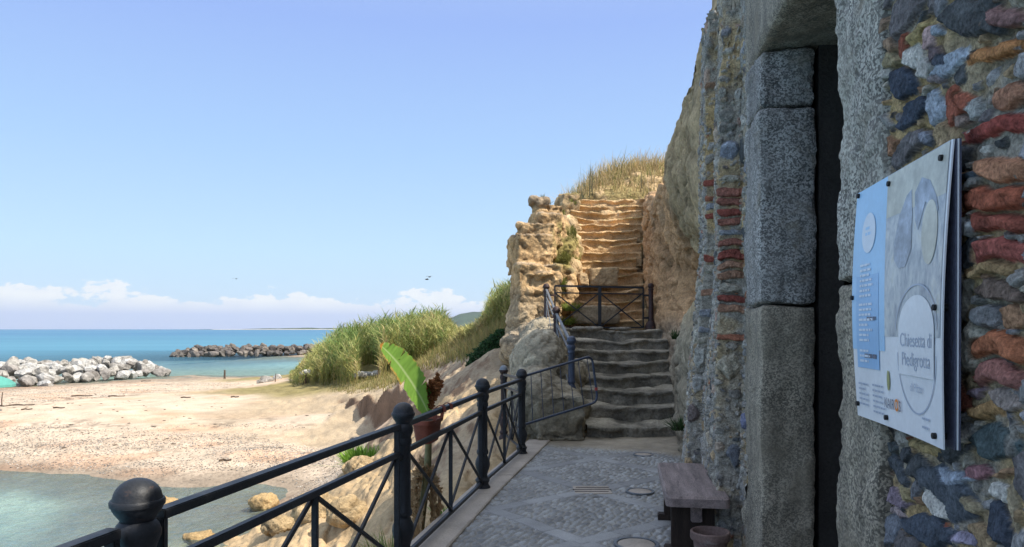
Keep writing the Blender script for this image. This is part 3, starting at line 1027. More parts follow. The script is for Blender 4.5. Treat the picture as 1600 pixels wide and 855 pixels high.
# --- fill: stones of every size thrown in, big ones first
px_ = np.array([q[0] for q in placed]); pz_ = np.array([q[1] for q in placed]); pa_ = np.array([q[2] for q in placed]); pb_ = np.array([q[3] for q in placed])
PAL = [DK, SL, (.21, .21, .22), (.27, .26, .24), (.33, .31, .27), WH, (.25, .25, .26), (.30, .19, .12), RB, (.37, .27, .16), (.20, .165, .14), (.30, .295, .29), (.40, .37, .30), SA]
PW = np.array([2.2, 2.2, 2.2, 2, 2, .9, 1.5, .9, .8, 1.4, 1.4, 1.4, 1.5, .5]); PW /= PW.sum()
for size, tries in ((.11, 3500), (.075, 6000), (.048, 9000), (.03, 15000), (.018, 9000)):
    for _ in range(tries):
        near = rng.random() < (.35 if size > .02 else .9)
        t_ = rng.uniform(1.3, 2.55) if near else rng.uniform(-1.0 if size > .04 else 4.9, PT[6])
        z_ = rng.uniform(-.2, 4.7)
        if J0 + .02 < t_ < J1 - .02 and z_ < 3.6: continue
        asp = rng.uniform(.45, .95)
        s_ = size * rng.uniform(.75, 1.2)
        if T_B0 - .03 < t_ < T_B1 + .03 or T_C0 - .03 < t_ < T_C1 + .03:
            s_ *= .75
        # squared rms radius for the overlap test
        dx, dz_ = (px_ - t_) / (pa_ + s_ * .68), (pz_ - z_) / (pb_ + s_ * asp * .68)
        if (dx * dx + dz_ * dz_).min() < 1.0: continue
        an = rng.normal(0, .45)
        ca, sa = math.cos(an), math.sin(an)
        if t_ > 4.8: s_ *= .72
        A = np.array([[ca * s_, -sa * s_ * asp], [sa * s_, ca * s_ * asp]])
        pc = np.array(PAL[rng.choice(len(PAL), p=PW)])
        if t_ > 4.8 and rng.random() < .75: pc = pc * .45 + np.array([.36, .335, .28]) * .55
        stone(np.array([t_, z_]), A, pc * rng.uniform(.8, 1.2), .013 + .010 * rng.random(), rng.uniform(2.2, 3.6), .75)
        px_ = np.r_[px_, t_]; pz_ = np.r_[pz_, z_]; pa_ = np.r_[pa_, s_ * .95]; pb_ = np.r_[pb_, s_ * max(asp, abs(sa)) * .95]

# the eroded upper part of the wall and a shallow recess behind the sign
H += fbm(P3 * 1.6, 3, 231) * .03
uu, hh = t2uh(tz[:, 0])
# corners of the piers are worn round and lean a little
e1 = 1e-3
u2, h2 = t2uh(tz[:, 0] + .03); u1, h1 = t2uh(tz[:, 0] - .03)
tx, ty = (u2 - u1), (h2 - h1)
ln = np.hypot(tx, ty); tx /= ln; ty /= ln
uw = uu - ty * H
hw = hh + tx * H
hw = hw + 0 - .03 * sstep(2.6, 4.6, tz[:, 1]) * (tz[:, 0] > T_B0)
_bat = np.interp(tz[:, 0], [T_B1 + .2, T_C0 - .1, T_C0, T_C1, T_C1 + .1], [0, .145, .145, .115, .115])
hw = hw - _bat * sstep(.7, 2.4, tz[:, 1]) + .05 * sstep(1.2, .2, tz[:, 1]) * (tz[:, 0] > T_C0 - .005)
Vw = wall_pt(uw, hw, tz[:, 1])
cell_t = (tcol[:-1] + tcol[1:]) / 2
cell_z = (zrow[:-1] + zrow[1:]) / 2
CT, CZ = np.meshgrid(cell_t, cell_z, indexing='ij')
wob = fbm(np.c_[CZ.ravel() * 9, CT.ravel() * 9, CZ.ravel() * 0], 3, 241).reshape(CT.shape) * .06
keep = ~((CT > J0 + .05) & (CT < J1 - .05) & (CZ < DTOP + .12))
topz = np.where(CT > T_C0 - .01, 4.35, np.where(CT < 5.15, 4.02, 4.72)) + wob * 1.5
keep &= CZ < topz
fw = grid_faces(nT, nZ, keep)
fw = fw[:, ::-1]
wall = mk('masonry_wall', Vw, fw, M['masonry'], chapel, col=np.clip(C, .01, .9), world=True)


# --- dressed granite round the door: each block its own part of the frame
def block(mb_, u0, u1, h0, h1, z0, z1, n=(14, 10, 24), amp=.012, seed=0, rnd=.03):
    """rough-hewn block in wall coordinates, h0 inner .. h1 outer"""
    nu, nh, nz = n
    pts, fcs = [], []
    us, hs, zs = np.linspace(0, 1, nu), np.linspace(0, 1, nh), np.linspace(0, 1, nz)

    def face(axis, val, A1, A2, flip):
        base = len(pts)
        for a_ in A1:
            for b_ in A2:
                c_ = [0, 0, 0]
                c_[axis] = val
                o_ = [k for k in range(3) if k != axis]
                c_[o_[0]], c_[o_[1]] = a_, b_
                pts.append(c_)
        for i in range(len(A1) - 1):
            for j in range(len(A2) - 1):
                q = (base + i * len(A2) + j, base + (i + 1) * len(A2) + j, base + (i + 1) * len(A2) + j + 1, base + i * len(A2) + j + 1)
                fcs.append(q[::-1] if flip else q)
    face(0, 0, hs, zs, True); face(0, 1, hs, zs, False)
    face(1, 0, us, zs, False); face(1, 1, us, zs, True)
    face(2, 0, us, hs, True); face(2, 1, us, hs, False)
    c = np.array(pts, float)
    dim = np.array([u1 - u0, h1 - h0, z1 - z0])
    L = np.array([u0, h0, z0]) + c * dim
    ctr = np.array([u0 + u1, h0 + h1, z0 + z1]) / 2
    # round the edges
    half = dim / 2
    r = min(rnd, half.min() * .6)
    inner = np.clip(L - ctr, -(half - r), half - r)
    dlt = (L - ctr) - inner
    nrm = np.linalg.norm(dlt, axis=1, keepdims=True)
    L = ctr + inner + np.where(nrm > r, dlt / (nrm + 1e-9) * r, dlt)
    dirn = dlt / (nrm + 1e-9)
    L = L + dirn * (fbm(L * 5 + seed, 3, 251)[:, None] * amp + fbm(L * 28 + seed, 3, 261)[:, None] * amp * .45)
    W3 = wall_pt(L[:, 0], L[:, 1], L[:, 2])
    mb_.add(W3, fcs)
    return mb_


frame_parts = []


def jamb_block(parent, u0, u1, h0, h1, z0, z1, mat, seed, amp=.012, n=(16, 12, 60)):
    o = block(MB(), u0, u1, h0, h1, z0, z1, n, amp, seed).build('jamb_block', M[mat], parent, True, world=True)
    return o


def empty_part(name, parent, label=None):
    o = bpy.data.objects.new(name, None)
    COL.objects.link(o)
    o.parent = parent
    if label: o['label'] = label
    return o


jf = empty_part('door_jamb', chapel, 'far granite door jamb with a deep dark speckled reveal')
jamb_block(jf, D1, J1 + .02, -.29, .035, 1.745, 2.905, 'granite', 3, .02)
jamb_block(jf, D1 - .012, J1 + .05, -.285, .03, -.1, 1.737, 'granite_brown', 5, .026)
jamb_block(jf, D1 + .01, J1 + .01, -.285, .03, 2.915, DTOP + .01, 'granite', 9, .02)
jn = empty_part('door_jamb', chapel, 'near granite door jamb, pale and rough with a worn edge')
jamb_block(jn, J0 - .02, D0 - .005, -.33, .038, 1.775, 3.34, 'granite_pale', 13, .028, (30, 12, 130))
jamb_block(jn, J0 + .03, D0 + .012, -.33, .03, -.1, 1.768, 'granite_brown', 17, .028, (30, 12, 130))
lint = block(MB(), J0 - .05, J1 + .03, -.5, .03, DTOP + .012, 3.86, (80, 20, 16), .018, 21, .05)
lint.build('lintel', M['granite_brown'], chapel, True, world=True)
# the stone corbel that rounds the corner under the lintel
cbm = MB()
prof = []
nseg = 10
for k in range(nseg + 1):
    a_ = k / nseg * math.pi / 2
    prof.append((D1 - .30 + .30 * math.sin(a_), DTOP - .26 * (1 - math.cos(a_)) + .0))
poly = [(D1 + .004, DTOP + .008), (D1 - .30, DTOP + .008)] + [(u_, z_ - .004) for u_, z_ in prof]
Vc = []
for h_ in np.linspace(-.34, .022, 8):
    for (u_, z_) in poly:
        Vc.append(wall_pt(np.array(u_), h_, np.array(z_)))
Vc = np.array(Vc)
np_ = len(poly)
Fc_ = []
for i in range(7):
    for k in range(np_):
        a_, b_ = i * np_ + k, i * np_ + (k + 1) % np_
        Fc_.append((a_, a_ + np_, b_ + np_, b_))
Fc_.append(tuple(range(np_))); Fc_.append(tuple(7 * np_ + k for k in range(np_))[::-1])
# door sill
block(MB(), D0 - .02, D1 + .02, -.36, .05, -.12, .06, (30, 10, 4), .01, 23).build('door_sill', M['granite_brown'], chapel, True, world=True)

# the dark room behind the doorway, the open leaf, the body of the building
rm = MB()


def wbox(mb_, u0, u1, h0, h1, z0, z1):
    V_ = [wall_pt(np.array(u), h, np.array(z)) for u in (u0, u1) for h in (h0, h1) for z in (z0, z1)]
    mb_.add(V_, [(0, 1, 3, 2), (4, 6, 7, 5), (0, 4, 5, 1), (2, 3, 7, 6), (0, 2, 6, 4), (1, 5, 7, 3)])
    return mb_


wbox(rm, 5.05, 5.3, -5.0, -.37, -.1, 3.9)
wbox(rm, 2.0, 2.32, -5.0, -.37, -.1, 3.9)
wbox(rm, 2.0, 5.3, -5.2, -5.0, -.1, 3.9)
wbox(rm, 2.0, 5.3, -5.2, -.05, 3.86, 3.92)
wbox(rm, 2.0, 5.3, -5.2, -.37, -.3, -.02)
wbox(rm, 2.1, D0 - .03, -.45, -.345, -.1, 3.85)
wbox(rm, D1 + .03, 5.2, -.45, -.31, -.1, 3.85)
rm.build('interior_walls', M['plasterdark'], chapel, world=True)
lf = MB()
for k in range(6):
    wbox(lf, D1 - .035, D1 + .02, -.50 - (k + 1) * .142, -.50 - k * .142 - .006, .07, 3.28)
lf.build('door_leaf', M['darkwood'], chapel, world=True)
bd = MB()
wbox(bd, -7, 2.0, -6.0, -.06, -.3, 3.93)
wbox(bd, 5.32, 7.1, -6.0, -.0, -.3, 3.92)
wbox(bd, 2.0, 5.32, -6.0, -5.2, -.3, 3.94)
bd.build('side_wall', M['plasterdark'], chapel, world=True)
rf = MB()
wbox(rf, -7.1, 6.6, -6.1, -.09, 3.945, 4.0)
rf.build('roof', M['roofing'], chapel, world=True)

# ================================================================== the information sign
SO = .055                                     # stands off the wall
SU0, SU1, SZ0, SZ1 = ayat(1.742), ayat(2.455), 1.313, 2.05
sign = thing('information_sign', 'white and pale blue information board screwed to the rubble wall beside the door', 'sign', tuple(wall_pt(np.array(2.05), SO, np.array(1.68))))


def sgn(a, b, off=0.0, layer=0):
    """a: 0 at the edge by the door .. 1 at the near edge; b: 0 bottom .. 1 top"""
    a, b = np.asarray(a, float), np.asarray(b, float)
    u = SU1 + (SU0 - SU1) * a
    bow = .030 * np.sin(np.pi * np.clip(b, 0, 1)) * (1 - a) ** 2 * -1.0
    u = u - bow * .6
    h = SO + .012 * np.sin(np.pi * b) * (1 - a) + .022 * a ** 3 * (1 - b) * (1 if layer == 0 else .1)
    h = h + .012 * a ** 4 * np.sin(np.pi * (1 - b)) * (layer == 0)
    return wall_pt(u, h + off, SZ0 + (SZ1 - SZ0) * b)


def sheet(name, mat, off, thick, layer, a0=0, a1=1):
    n1, n2 = 26, 26
    A1, B1 = np.meshgrid(np.linspace(a0, a1, n1), np.linspace(0, 1, n2), indexing='ij')
    f_ = sgn(A1.ravel(), B1.ravel(), off, layer)
    b_ = sgn(A1.ravel(), B1.ravel(), off - thick, layer)
    V_ = np.r_[f_, b_]
    g = grid_faces(n1, n2)
    k = n1 * n2
    fs = g[:, ::-1].tolist() + (g + k).tolist()
    rim = [i * n2 for i in range(n1)] + [(n1 - 1) * n2 + j for j in range(1, n2)] + [i * n2 + n2 - 1 for i in range(n1 - 2, -1, -1)] + [j for j in range(n2 - 2, 0, -1)]
    for i in range(len(rim)):
        p, q = rim[i], rim[(i + 1) % len(rim)]
        fs.append([p, q, q + k, p + k])
    return mk(name, V_, fs, mat, sign, False, world=True)


sheet('front_board', M['white'], 0, .004, 0)
sheet('backing_board', M['boardedge'], -.006, .003, 1, 0, 1.0)
sheet('backing_board', M['white'], -.010, .003, 1, 0, 1.003)
sheet('backing_board', M['boardedge'], -.014, .003, 1, 0, 1.006)


def flat(name, V2, fs, mat, off=.0012, parent=None):
    V2 = np.asarray(V2, float)
    return mk(name, sgn(V2[:, 0], V2[:, 1], off), fs, mat, parent or sign, False, world=True)


def rect_grid(a0, a1, b0, b1, n=14, m_=14):
    A1, B1 = np.meshgrid(np.linspace(a0, a1, n), np.linspace(b0, b1, m_), indexing='ij')
    return np.stack([A1.ravel(), B1.ravel()], 1), grid_faces(n, m_)[:, ::-1]


def paint(name, c, **k): return surf(name, c, var=.08, vscale=6, fine=60, finevar=.06, bstr=.03, bdist=.001, rough=.35, spec=.4, **k)


M['pblue'] = paint('print_blue', (.36, .61, .86))
M['pblue2'] = paint('print_mid_blue', (.28, .51, .78))
M['pink'] = paint('print_dark_ink', (.10, .13, .20))
M['ptext'] = paint('print_grey_ink', (.40, .47, .58))
M['ppale'] = paint('print_pale', (.66, .74, .83))
M['porange'] = paint('print_orange', (.75, .25, .04))
M['pgreen'] = paint('print_olive', (.32, .34, .16))
V2, f2 = rect_grid(.0, .40, .30, 1.0)
flat('blue_panel', V2, f2, M['pblue'])
V2, f2 = rect_grid(.06, .335, .22, .62)
flat('blue_panel', V2, f2, M['pblue2'], .002)
# the printed picture: soft grey-blue blotches like a photo of a carved grotto
m, nt, b = node_mat('print_picture')
vec = coords(nt)
n1 = noise_out(nt, 1.0, 5, .6, coords(nt, (15, 15, 9)), 1.2)
n2 = noise_out(nt, 1.0, 5, .65, coords(nt, (48, 48, 22)), .8)
c1 = ramp(nt, n1, [(.34, (.17, .21, .29)), (.46, (.36, .41, .46)), (.58, (.57, .60, .60)), (.7, (.50, .50, .42))])
c2 = ramp(nt, n2, [(.35, (.28, .32, .36)), (.6, (.62, .64, .63))])
nt.links.new(mixc(nt, .45, c1, c2), b.inputs['Base Color'])
b.inputs['Roughness'].default_value = .35
V2, f2 = rect_grid(.40, .985, .36, 1.0, 20, 20)
flat('picture', V2, f2, m)


def fan(pts, rings=7):
    pts = np.asarray(pts, float)
    c = pts.mean(0)
    # densify the outline, then fill with rings so that the shape follows the bent board
    q = []
    for a_, b_ in zip(pts, np.roll(pts, -1, 0)):
        k = max(1, int(np.linalg.norm(b_ - a_) / .03))
        q += [a_ + (b_ - a_) * i / k for i in range(k)]
    q = np.array(q)
    n_ = len(q)
    V_ = np.concatenate([[c]] + [c + (q - c) * (r_ + 1) / rings for r_ in range(rings)])
    f_ = [[0, 1 + (k + 1) % n_, 1 + k] for k in range(n_)]
    for r_ in range(rings - 1):
        for k in range(n_):
            a_, b_ = 1 + r_ * n_ + k, 1 + r_ * n_ + (k + 1) % n_
            f_.append([a_, b_, b_ + n_, a_ + n_])
    return V_, f_


def ell(ca, cb_, ra, rb, n_=40):
    a_ = np.linspace(0, 2 * math.pi, n_, endpoint=False)
    return np.stack([ca + ra * np.cos(a_), cb_ + rb * np.sin(a_)], 1)


M['parch'] = surf('print_shadow_blue', (.40, .46, .55), var=.35, vscale=9, fine=26, finevar=.4, bstr=0, rough=.35)
M['psand'] = surf('print_sand', (.60, .60, .52), var=.3, vscale=8, fine=25, finevar=.2, bstr=0, rough=.35)
V2, f2 = rect_grid(.405, .985, .83, .997, 12, 8)
flat('picture_vault', V2, f2, M['psand'], .0018)
arch = [(.50, .66), (.50, .72), (.55, .82), (.62, .885), (.67, .90), (.68, .80), (.68, .68), (.62, .62), (.55, .62)]
V_, f_ = fan(np.array(arch)); flat('picture_arch', V_, f_, M['parch'], .0024)
arch2 = [(.70, .88), (.76, .925), (.84, .90), (.90, .84), (.93, .78), (.88, .80), (.82, .86), (.77, .82), (.74, .74), (.71, .78)]
V_, f_ = fan(np.array(arch2)); flat('picture_arch', V_, f_, M['parch'], .0024)
V_, f_ = fan(ell(.855, .72, .075, .11)); flat('picture_niche', V_, f_, M['psand'], .0028)
# the white arched tab and its fine oval outline
tab = [(.56, .12)] + [(.56, .34)] + [(.74 + .19 * math.cos(a_) * .95, .40 + .105 * math.sin(a_)) for a_ in np.linspace(math.pi, 0, 24)] + [(.92, .34), (.92, .12)]
tab = [(.56, .30), (.56, .36)] + [(.745 + .185 * math.cos(a_), .385 + .125 * math.sin(a_)) for a_ in np.linspace(math.pi, 0, 24)] + [(.93, .36), (.93, .22)]
tab[0] = (.56, .22)
V_, f_ = fan(np.array(tab)); flat('title_tab', V_, f_, M['white'], .0032)


def ring2(ca, cb_, ra, rb, w, a0=0, a1=2 * math.pi, n_=48):
    a_ = np.linspace(a0, a1, n_)
    o_ = np.stack([ca + ra * np.cos(a_), cb_ + rb * np.sin(a_)], 1)
    i_ = np.stack([ca + (ra - w) * np.cos(a_), cb_ + (rb - w) * np.sin(a_)], 1)
    V_ = np.r_[o_, i_]
    return V_, [[k, k + n_, k + 1 + n_, k + 1] for k in range(n_ - 1)]


V_, f_ = ring2(.745, .30, .205, .215, .006, math.pi * 1.0, math.pi * 2.0); flat('title_outline', V_, f_, M['ptext'], .0022)
V_, f_ = ring2(.745, .385, .215, .165, .006, 0, math.pi); flat('title_outline', V_, f_, M['ptext'], .0036)
V_, f_ = fan(ell(.20, .80, .085, .085)); flat('badge', V_, f_, M['ppale'], .003)


def lettering(txt, a, b, size, mat, name='lettering', align='CENTER', off=.0042, xs=1.0):
    cu = bpy.data.curves.new('t', 'FONT')
    cu.body = txt
    cu.size = size
    cu.align_x = align
    o = bpy.data.objects.new('t', cu)
    COL.objects.link(o)
    dg = bpy.context.evaluated_depsgraph_get()
    me = o.evaluated_get(dg).to_mesh()
    V_ = np.array([tuple(v.co) for v in me.vertices])
    f_ = [list(p.vertices) for p in me.polygons]
    o.evaluated_get(dg).to_mesh_clear()
    bpy.data.objects.remove(o)
    flat(name, np.stack([a + V_[:, 0] * xs, b + V_[:, 1]], 1), f_, mat, off)


lettering('Chiesetta di', .745, .325, .072, M['ptext'], xs=.95)
lettering('Piedigrotta', .745, .255, .072, M['ptext'], xs=.95)
lettering('di Pizzo', .745, .165, .042, M['ptext'])
lettering('KAIR', .502, .075, .058, M['pink'], name='maker_lettering', align='RIGHT', xs=.95)
lettering('S', .552, .075, .058, M['pink'], name='maker_lettering', align='LEFT', xs=.95)
V_, f_ = ring2(.527, .0965, .022, .024, .010); flat('maker_emblem', V_, f_, M['porange'], .0042)
V_, f_ = fan(ell(.435, .185, .016, .04)); flat('town_emblem', V_, f_, M['pgreen'], .003)


def lines(name, a0, b0, n_, w, dy, h_, mat, seed):
    """small print too fine to read: broken strips"""
    r_ = random.Random(seed)
    V_, f_ = [], []
    for k in range(n_):
        a_ = a0
        e_ = a0 + w * r_.uniform(.65, 1)
        while a_ < e_:
            l_ = r_.uniform(.02, .05)
            i_ = len(V_)
            y_ = b0 - k * dy
            V_ += [(a_, y_), (a_, y_ + h_), (min(a_ + l_, e_), y_ + h_), (min(a_ + l_, e_), y_)]
            f_.append([i_, i_ + 1, i_ + 2, i_ + 3])
            a_ += l_ + .008
    flat(name, np.array(V_), f_, mat, .0034)


lines('small_print', .11, .66, 7, .17, .022, .010, M['ppale'], 1)
lines('small_print', .11, .82, 2, .0001, .022, .010, M['ppale'], 9)
lines('small_print', .10, .49, 8, .17, .022, .010, M['ppale'], 2)
lines('small_print', .10, .29, 3, .15, .022, .010, M['ppale'], 3)
lines('small_print', .20, .425, 1, .15, .022, .016, M['pink'], 4)
lines('small_print', .16, .265, 1, .17, .022, .018, M['pink'], 5)
lines('small_print', .06, .145, 5, .13, .022, .008, M['ptext'], 6)
lines('small_print', .24, .15, 6, .17, .022, .008, M['ptext'], 7)
lines('small_print', .16, .815, 2, .08, .024, .012, M['pblue'], 8)
lines('small_print', .80, .075, 2, .09, .03, .008, M['ptext'], 10)
for (a_, b_) in ((.03, .985), (.425, .965), (.93, .955), (.94, .46), (.93, .035), (.40, .035), (.03, .055), (.015, .53)):
    p = sgn(a_, b_, .0)
    q = sgn(a_, b_, .009)
    MB().tube([p - (q - p) * 3, q], [.0085, .0078], 10).build('screw_cap', M['rubber'], sign, True, world=True)
# ================================================================== paved path, kerb, drain
PX = np.array([(-1.233, 2.434), (-.721, 4.9), (-.291, 7.3), (.121, 9.3)])   # railing posts on the kerb


def rail_x(y):
    return np.interp(y, [-6, *PX[:, 1], 11.5], [-1.233 - 8.43 * .2077, *PX[:, 0], .121 + 2.2 * .206])


yy = np.concatenate([np.linspace(-6, 4.2, 60)[:-1], np.arange(4.2, 11.3, .0135)])
qq = np.linspace(0, 1, 200)
YYp, QQ = np.meshgrid(yy, qq, indexing='ij')
ypl = YYp.ravel()
x0 = rail_x(ypl) + .16
x1 = WX + WS * ypl - .0 + np.where(ypl > 7, .25, .06)
xpl = x0 + (x1 - x0) * QQ.ravel()
P2 = np.c_[xpl, ypl, np.zeros(len(xpl))]
# coordinates along / across the path
u_ = (xpl - .79) * WD[0] + (ypl - 7.3) * WD[1]
v_ = (xpl - .79) * WN[0] + (ypl - 7.3) * WN[1]
wv = fbm(P2 * 2, 2, 301) * .03
per = 1.80
f1 = (u_ + v_ * 1.06 + wv) / per
f2 = (u_ - v_ * 1.06 + wv) / per
d1 = np.abs(f1 - np.round(f1)) * per
d2 = np.abs(f2 - np.round(f2)) * per
band = np.minimum(d1, d2)
inband = sstep(.135, .125, band)
# river pebbles laid on edge: jittered cells
cs_ = np.array([.062, .088])
ang = .5
g = np.stack([xpl * math.cos(ang) - ypl * math.sin(ang), xpl * math.sin(ang) + ypl * math.cos(ang)], 1) / cs_
gi = np.floor(g).astype(int)
bd1 = np.full(len(g), 9.0); bd2 = np.full(len(g), 9.0); bid = np.zeros(len(g))
zz0 = np.zeros(len(g), int)
for dx in (-1, 0, 1):
    for dy in (-1, 0, 1):
        c = gi + (dx, dy)
        jx = _hash(c[:, 0], c[:, 1], zz0, 1); jy = _hash(c[:, 0], c[:, 1], zz0, 2)
        r = np.hypot(g[:, 0] - c[:, 0] - .15 - .7 * jx, g[:, 1] - c[:, 1] - .15 - .7 * jy)
        nb = r < bd1
        bd2 = np.where(nb, bd1, np.minimum(bd2, r))
        bid = np.where(nb, _hash(c[:, 0], c[:, 1], zz0, 3), bid)
        bd1 = np.where(nb, r, bd1)
edge = bd2 - bd1
peb = sstep(.03, .38, edge)
zp = (peb * .016 * (.75 + .5 * bid) - .006) * (1 - inband) + inband * (.008 + .003 * fbm(P2 * 6, 3, 311))
joint = sstep(.132, .118, band) * sstep(.10, .116, band)
zp -= joint * .007
# slabs of the bands are cut across every 60-70 cm
along = np.where(d1 < d2, f2, f1) * per
jn_ = np.abs(along / .62 - np.round(along / .62)) * .62
cutj = sstep(.010, .005, jn_) * inband
zp -= cutj * .006
slab_id = _hash(np.round(along / .62 - .5).astype(int), np.round(np.where(d1 < d2, f1, f2)).astype(int), zz0, 9)
cp_ = np.array([.315, .315, .31]) * (.6 + .75 * bid)[:, None] * (1 + .0 * bid)[:, None]
cp_ = cp_ * peb[:, None] + (1 - peb[:, None]) * np.array([.35, .325, .28])
cband = np.array([.34, .335, .325]) * (.85 + .3 * slab_id)[:, None] * (1 + .16 * fbm(P2 * 5, 4, 321))[:, None]
cpx = cp_ * (1 - inband[:, None]) + cband * inband[:, None]
cpx *= (1 - .45 * np.maximum(joint, cutj))[:, None]
# blown sand and earth lying over the far end of the paving
earth = sstep(9.3, 10.1, ypl + fbm(P2 * 1.3, 4, 331) * .7 + (QQ.ravel() - .5) * 1.0)
zp = zp * (1 - earth * .9) + earth * (.012 + .012 * fbm(P2 * 7, 4, 341))
cpx = cpx * (1 - earth[:, None]) + earth[:, None] * np.array([.36, .30, .215]) * (1 + .25 * fbm(P2 * 9, 3, 351))[:, None]
zp += .01 * fbm(P2 * .8, 2, 361)
pav = mk('path', np.c_[xpl, ypl, zp], grid_faces(len(yy), len(qq))[:, ::-1], M['paving'], col=np.clip(cpx, .01, .9))
tag(pav, kind='structure')

# kerb: long pale slabs under the railing, and the retaining wall below it
kb = thing('kerb', 'pale stone kerb of long slabs running under the black railing', 'kerb', (-.5, 5, 0))
y = -6.0
while y < 10.35:
    L = rng.uniform(.85, 1.1)
    y1_ = min(y + L, 10.5)
    xa_, xb_ = rail_x(y), rail_x(y1_ - .012)
    V_ = []
    for (xx, y_) in ((xa_, y), (xb_, y1_ - .012)):
        for (o_, z_) in ((-.13, -.12), (-.13, .026), (-.12, .034), (.17, .034), (.182, .026), (.182, -.12)):
            V_.append((xx + o_, y_, z_ + rng.uniform(-.002, .002)))
    MB().add(V_, [(k, k + 1, k + 7, k + 6) for k in range(5)] + [(5, 4, 3, 2, 1, 0), (6, 7, 8, 9, 10, 11)]).build('slab', M['kerb'], kb, world=True)
    y = y1_
rw_y = np.linspace(-6, 10.6, 220)
rw_z = np.linspace(.0, -2.2, 40)
V_ = []
for y_ in rw_y:
    for z_ in rw_z:
        V_.append((rail_x(y_) - .09 + z_ * .22, y_, z_ - .03))
V_ = np.array(V_, float)
V_[:, 0] -= fbm(V_ * 3, 4, 371) * .10 * sstep(0, -.25, V_[:, 2]) + np.abs(fbm(V_ * 9, 3, 381)) * .05
cr = np.array([.40, .33, .235]) * (1 + .3 * fbm(V_ * 4, 3, 391))[:, None]
rw = mk('retaining_wall', V_, grid_faces(len(rw_y), len(rw_z)), M['tuff'], col=cr)
tag(rw, 'rough tuff retaining wall below the kerb on the beach side of the path', 'retaining wall')

# drain grating and three round covers set in the paving
dr = thing('drain_grating', 'stone drain with dark parallel slots in the middle of the path', 'drain', (.79, 7.3, .008))
MB().bbox((0, 0, .0), (.36, .34, .012), .003).build('slab', M['kerb'], dr)
sl_ = MB()
for k in (-1, 0, 1):
    sl_.box((.0 + .012 * k, k * .09, .0065), (.33 if k else .38, .020, .003))
sl_.build('slots', M['darkslot'], dr)


def cover(px, py, r, label):
    p = atz(px, py, .0)
    t = thing('round_cover', label, 'utility cover', (p[0], p[1], .008), 0, 'round covers set in the paving')
    MB().lathe([(r * .80, 0), (r * .80, .008), (r * .76, .011), (.01, .011)], 32).build('lid', M['kerb'], t, True)
    MB().lathe([(r * .84, 0), (r * .84, .013), (r, .013), (r, 0)], 36).build('rim', M['steel'], t, True)


cover(1000, 770, .14, 'round metal-rimmed cover in the paving beside the slotted drain')
cover(994, 853, .17, 'round metal-rimmed cover in the paving at the bottom edge, nearest the bench leg')
cover(1005, 712, .13, 'round metal-rimmed cover in the paving near the foot of the stone steps')

# ================================================================== railing along the path
PROF = [(.088, 0), (.090, .02), (.086, .045), (.070, .06), (.066, .08), (.078, .10), (.080, .115), (.060, .135), (.052, .16), (.060, .19), (.076, .23), (.083, .265), (.078, .30),
        (.060, .335), (.052, .355), (.064, .37), (.067, .385), (.064, .40), (.0555, .415), (.0555, .83), (.0635, .84), (.0635, .865), (.057, .88), (.062, .895), (.072, .92), (.074, .94), (.066, .962), (.055, .975)]
CUP = [(.052, .973), (.058, .985), (.070, 1.0), (.079, 1.015), (.081, 1.024), (.086, 1.026), (.087, 1.04), (.083, 1.046)]
DOME = [(.080, 1.0455)] + [(.077 * math.cos(a), 1.046 + .068 * math.sin(a)) for a in np.linspace(.12, 1.5, 9)]


def post(parent, loc, mat='iron', rs=1.0, hs=1.0, capmat=None, name='post', label=None):
    p = bpy.data.objects.new(name, None)
    COL.objects.link(p); p.parent = parent
    p.location = Vector(loc) - parent.location
    if label: p['label'] = label
    sc = lambda pr: [(r * rs, z * hs) for r, z in pr]
    MB().lathe(sc(PROF), 32, flute=(.41 * hs, .83 * hs, .07)).build('shaft', M[mat], p, True, noise=.0012, nscale=30)
    MB().lathe(sc(CUP), 32).build('cup', M[mat], p, True)
    MB().lathe(sc(DOME), 32).build('dome', M[capmat or mat], p, True)
    return p


def panel(parent, a, b, za, zb, mat='iron', gap=.075, top=.965, mid=.785, low=.085, stub=True, stiles=True, sub=2, w=.042, braces=True, name='panel'):
    """one railing panel between two posts: top rail, middle rail, foot rail, mid upright and crossed braces"""
    a, b = np.array([*a, za]), np.array([*b, zb])
    d = b - a
    L = np.hypot(d[0], d[1])
    e = d / L
    A, B = a + e * gap, b - e * gap
    up = np.array([0, 0, 1.0])
    pn = bpy.data.objects.new(name, None)
    COL.objects.link(pn); pn.parent = parent
    pn.location = Vector(a) - parent.location
    bl = lambda mb_, n_, m_=mat: mb_.build(n_, M[m_], pn, False, world=True, noise=.0008, nscale=12)
    bl(MB().bar(A + up * top - e * .012, B + up * top + e * .012, w * 1.25, w * .85), 'top_rail')
    bl(MB().bar(A + up * mid, B + up * mid, w * .85, w * .85), 'middle_rail')
    bl(MB().bar(A + up * low, B + up * low, w * .8, w * .7), 'foot_rail')
    if stiles:
        for q in (A, B):
            bl(MB().bar(q + up * (low - .03), q + up * (top - .012), w * .85, w * .85), 'stile')
        for q, s in ((A, -1), (B, 1)):
            bl(MB().bar(q + up * (mid - .03), q + up * (mid - .03) + e * s * (gap - .045), w * .7, w * .9), 'bracket')
    if braces:
        n_ = sub
        for k in range(n_):
            p0, p1 = A + (B - A) * k / n_, A + (B - A) * (k + 1) / n_
            sgn_ = np.cross(e, up) * .011
            bl(MB().bar(p0 + up * (mid - .02) + sgn_, p1 + up * (low + .015) + sgn_, w * .5, w * .55), 'brace')
            bl(MB().bar(p0 + up * (low + .015) - sgn_, p1 + up * (mid - .02) - sgn_, w * .5, w * .55), 'brace')
            if k < n_ - 1:
                bl(MB().bar(p1 + up * low, p1 + up * mid, w * .75, w * .75), 'upright')
    return pn


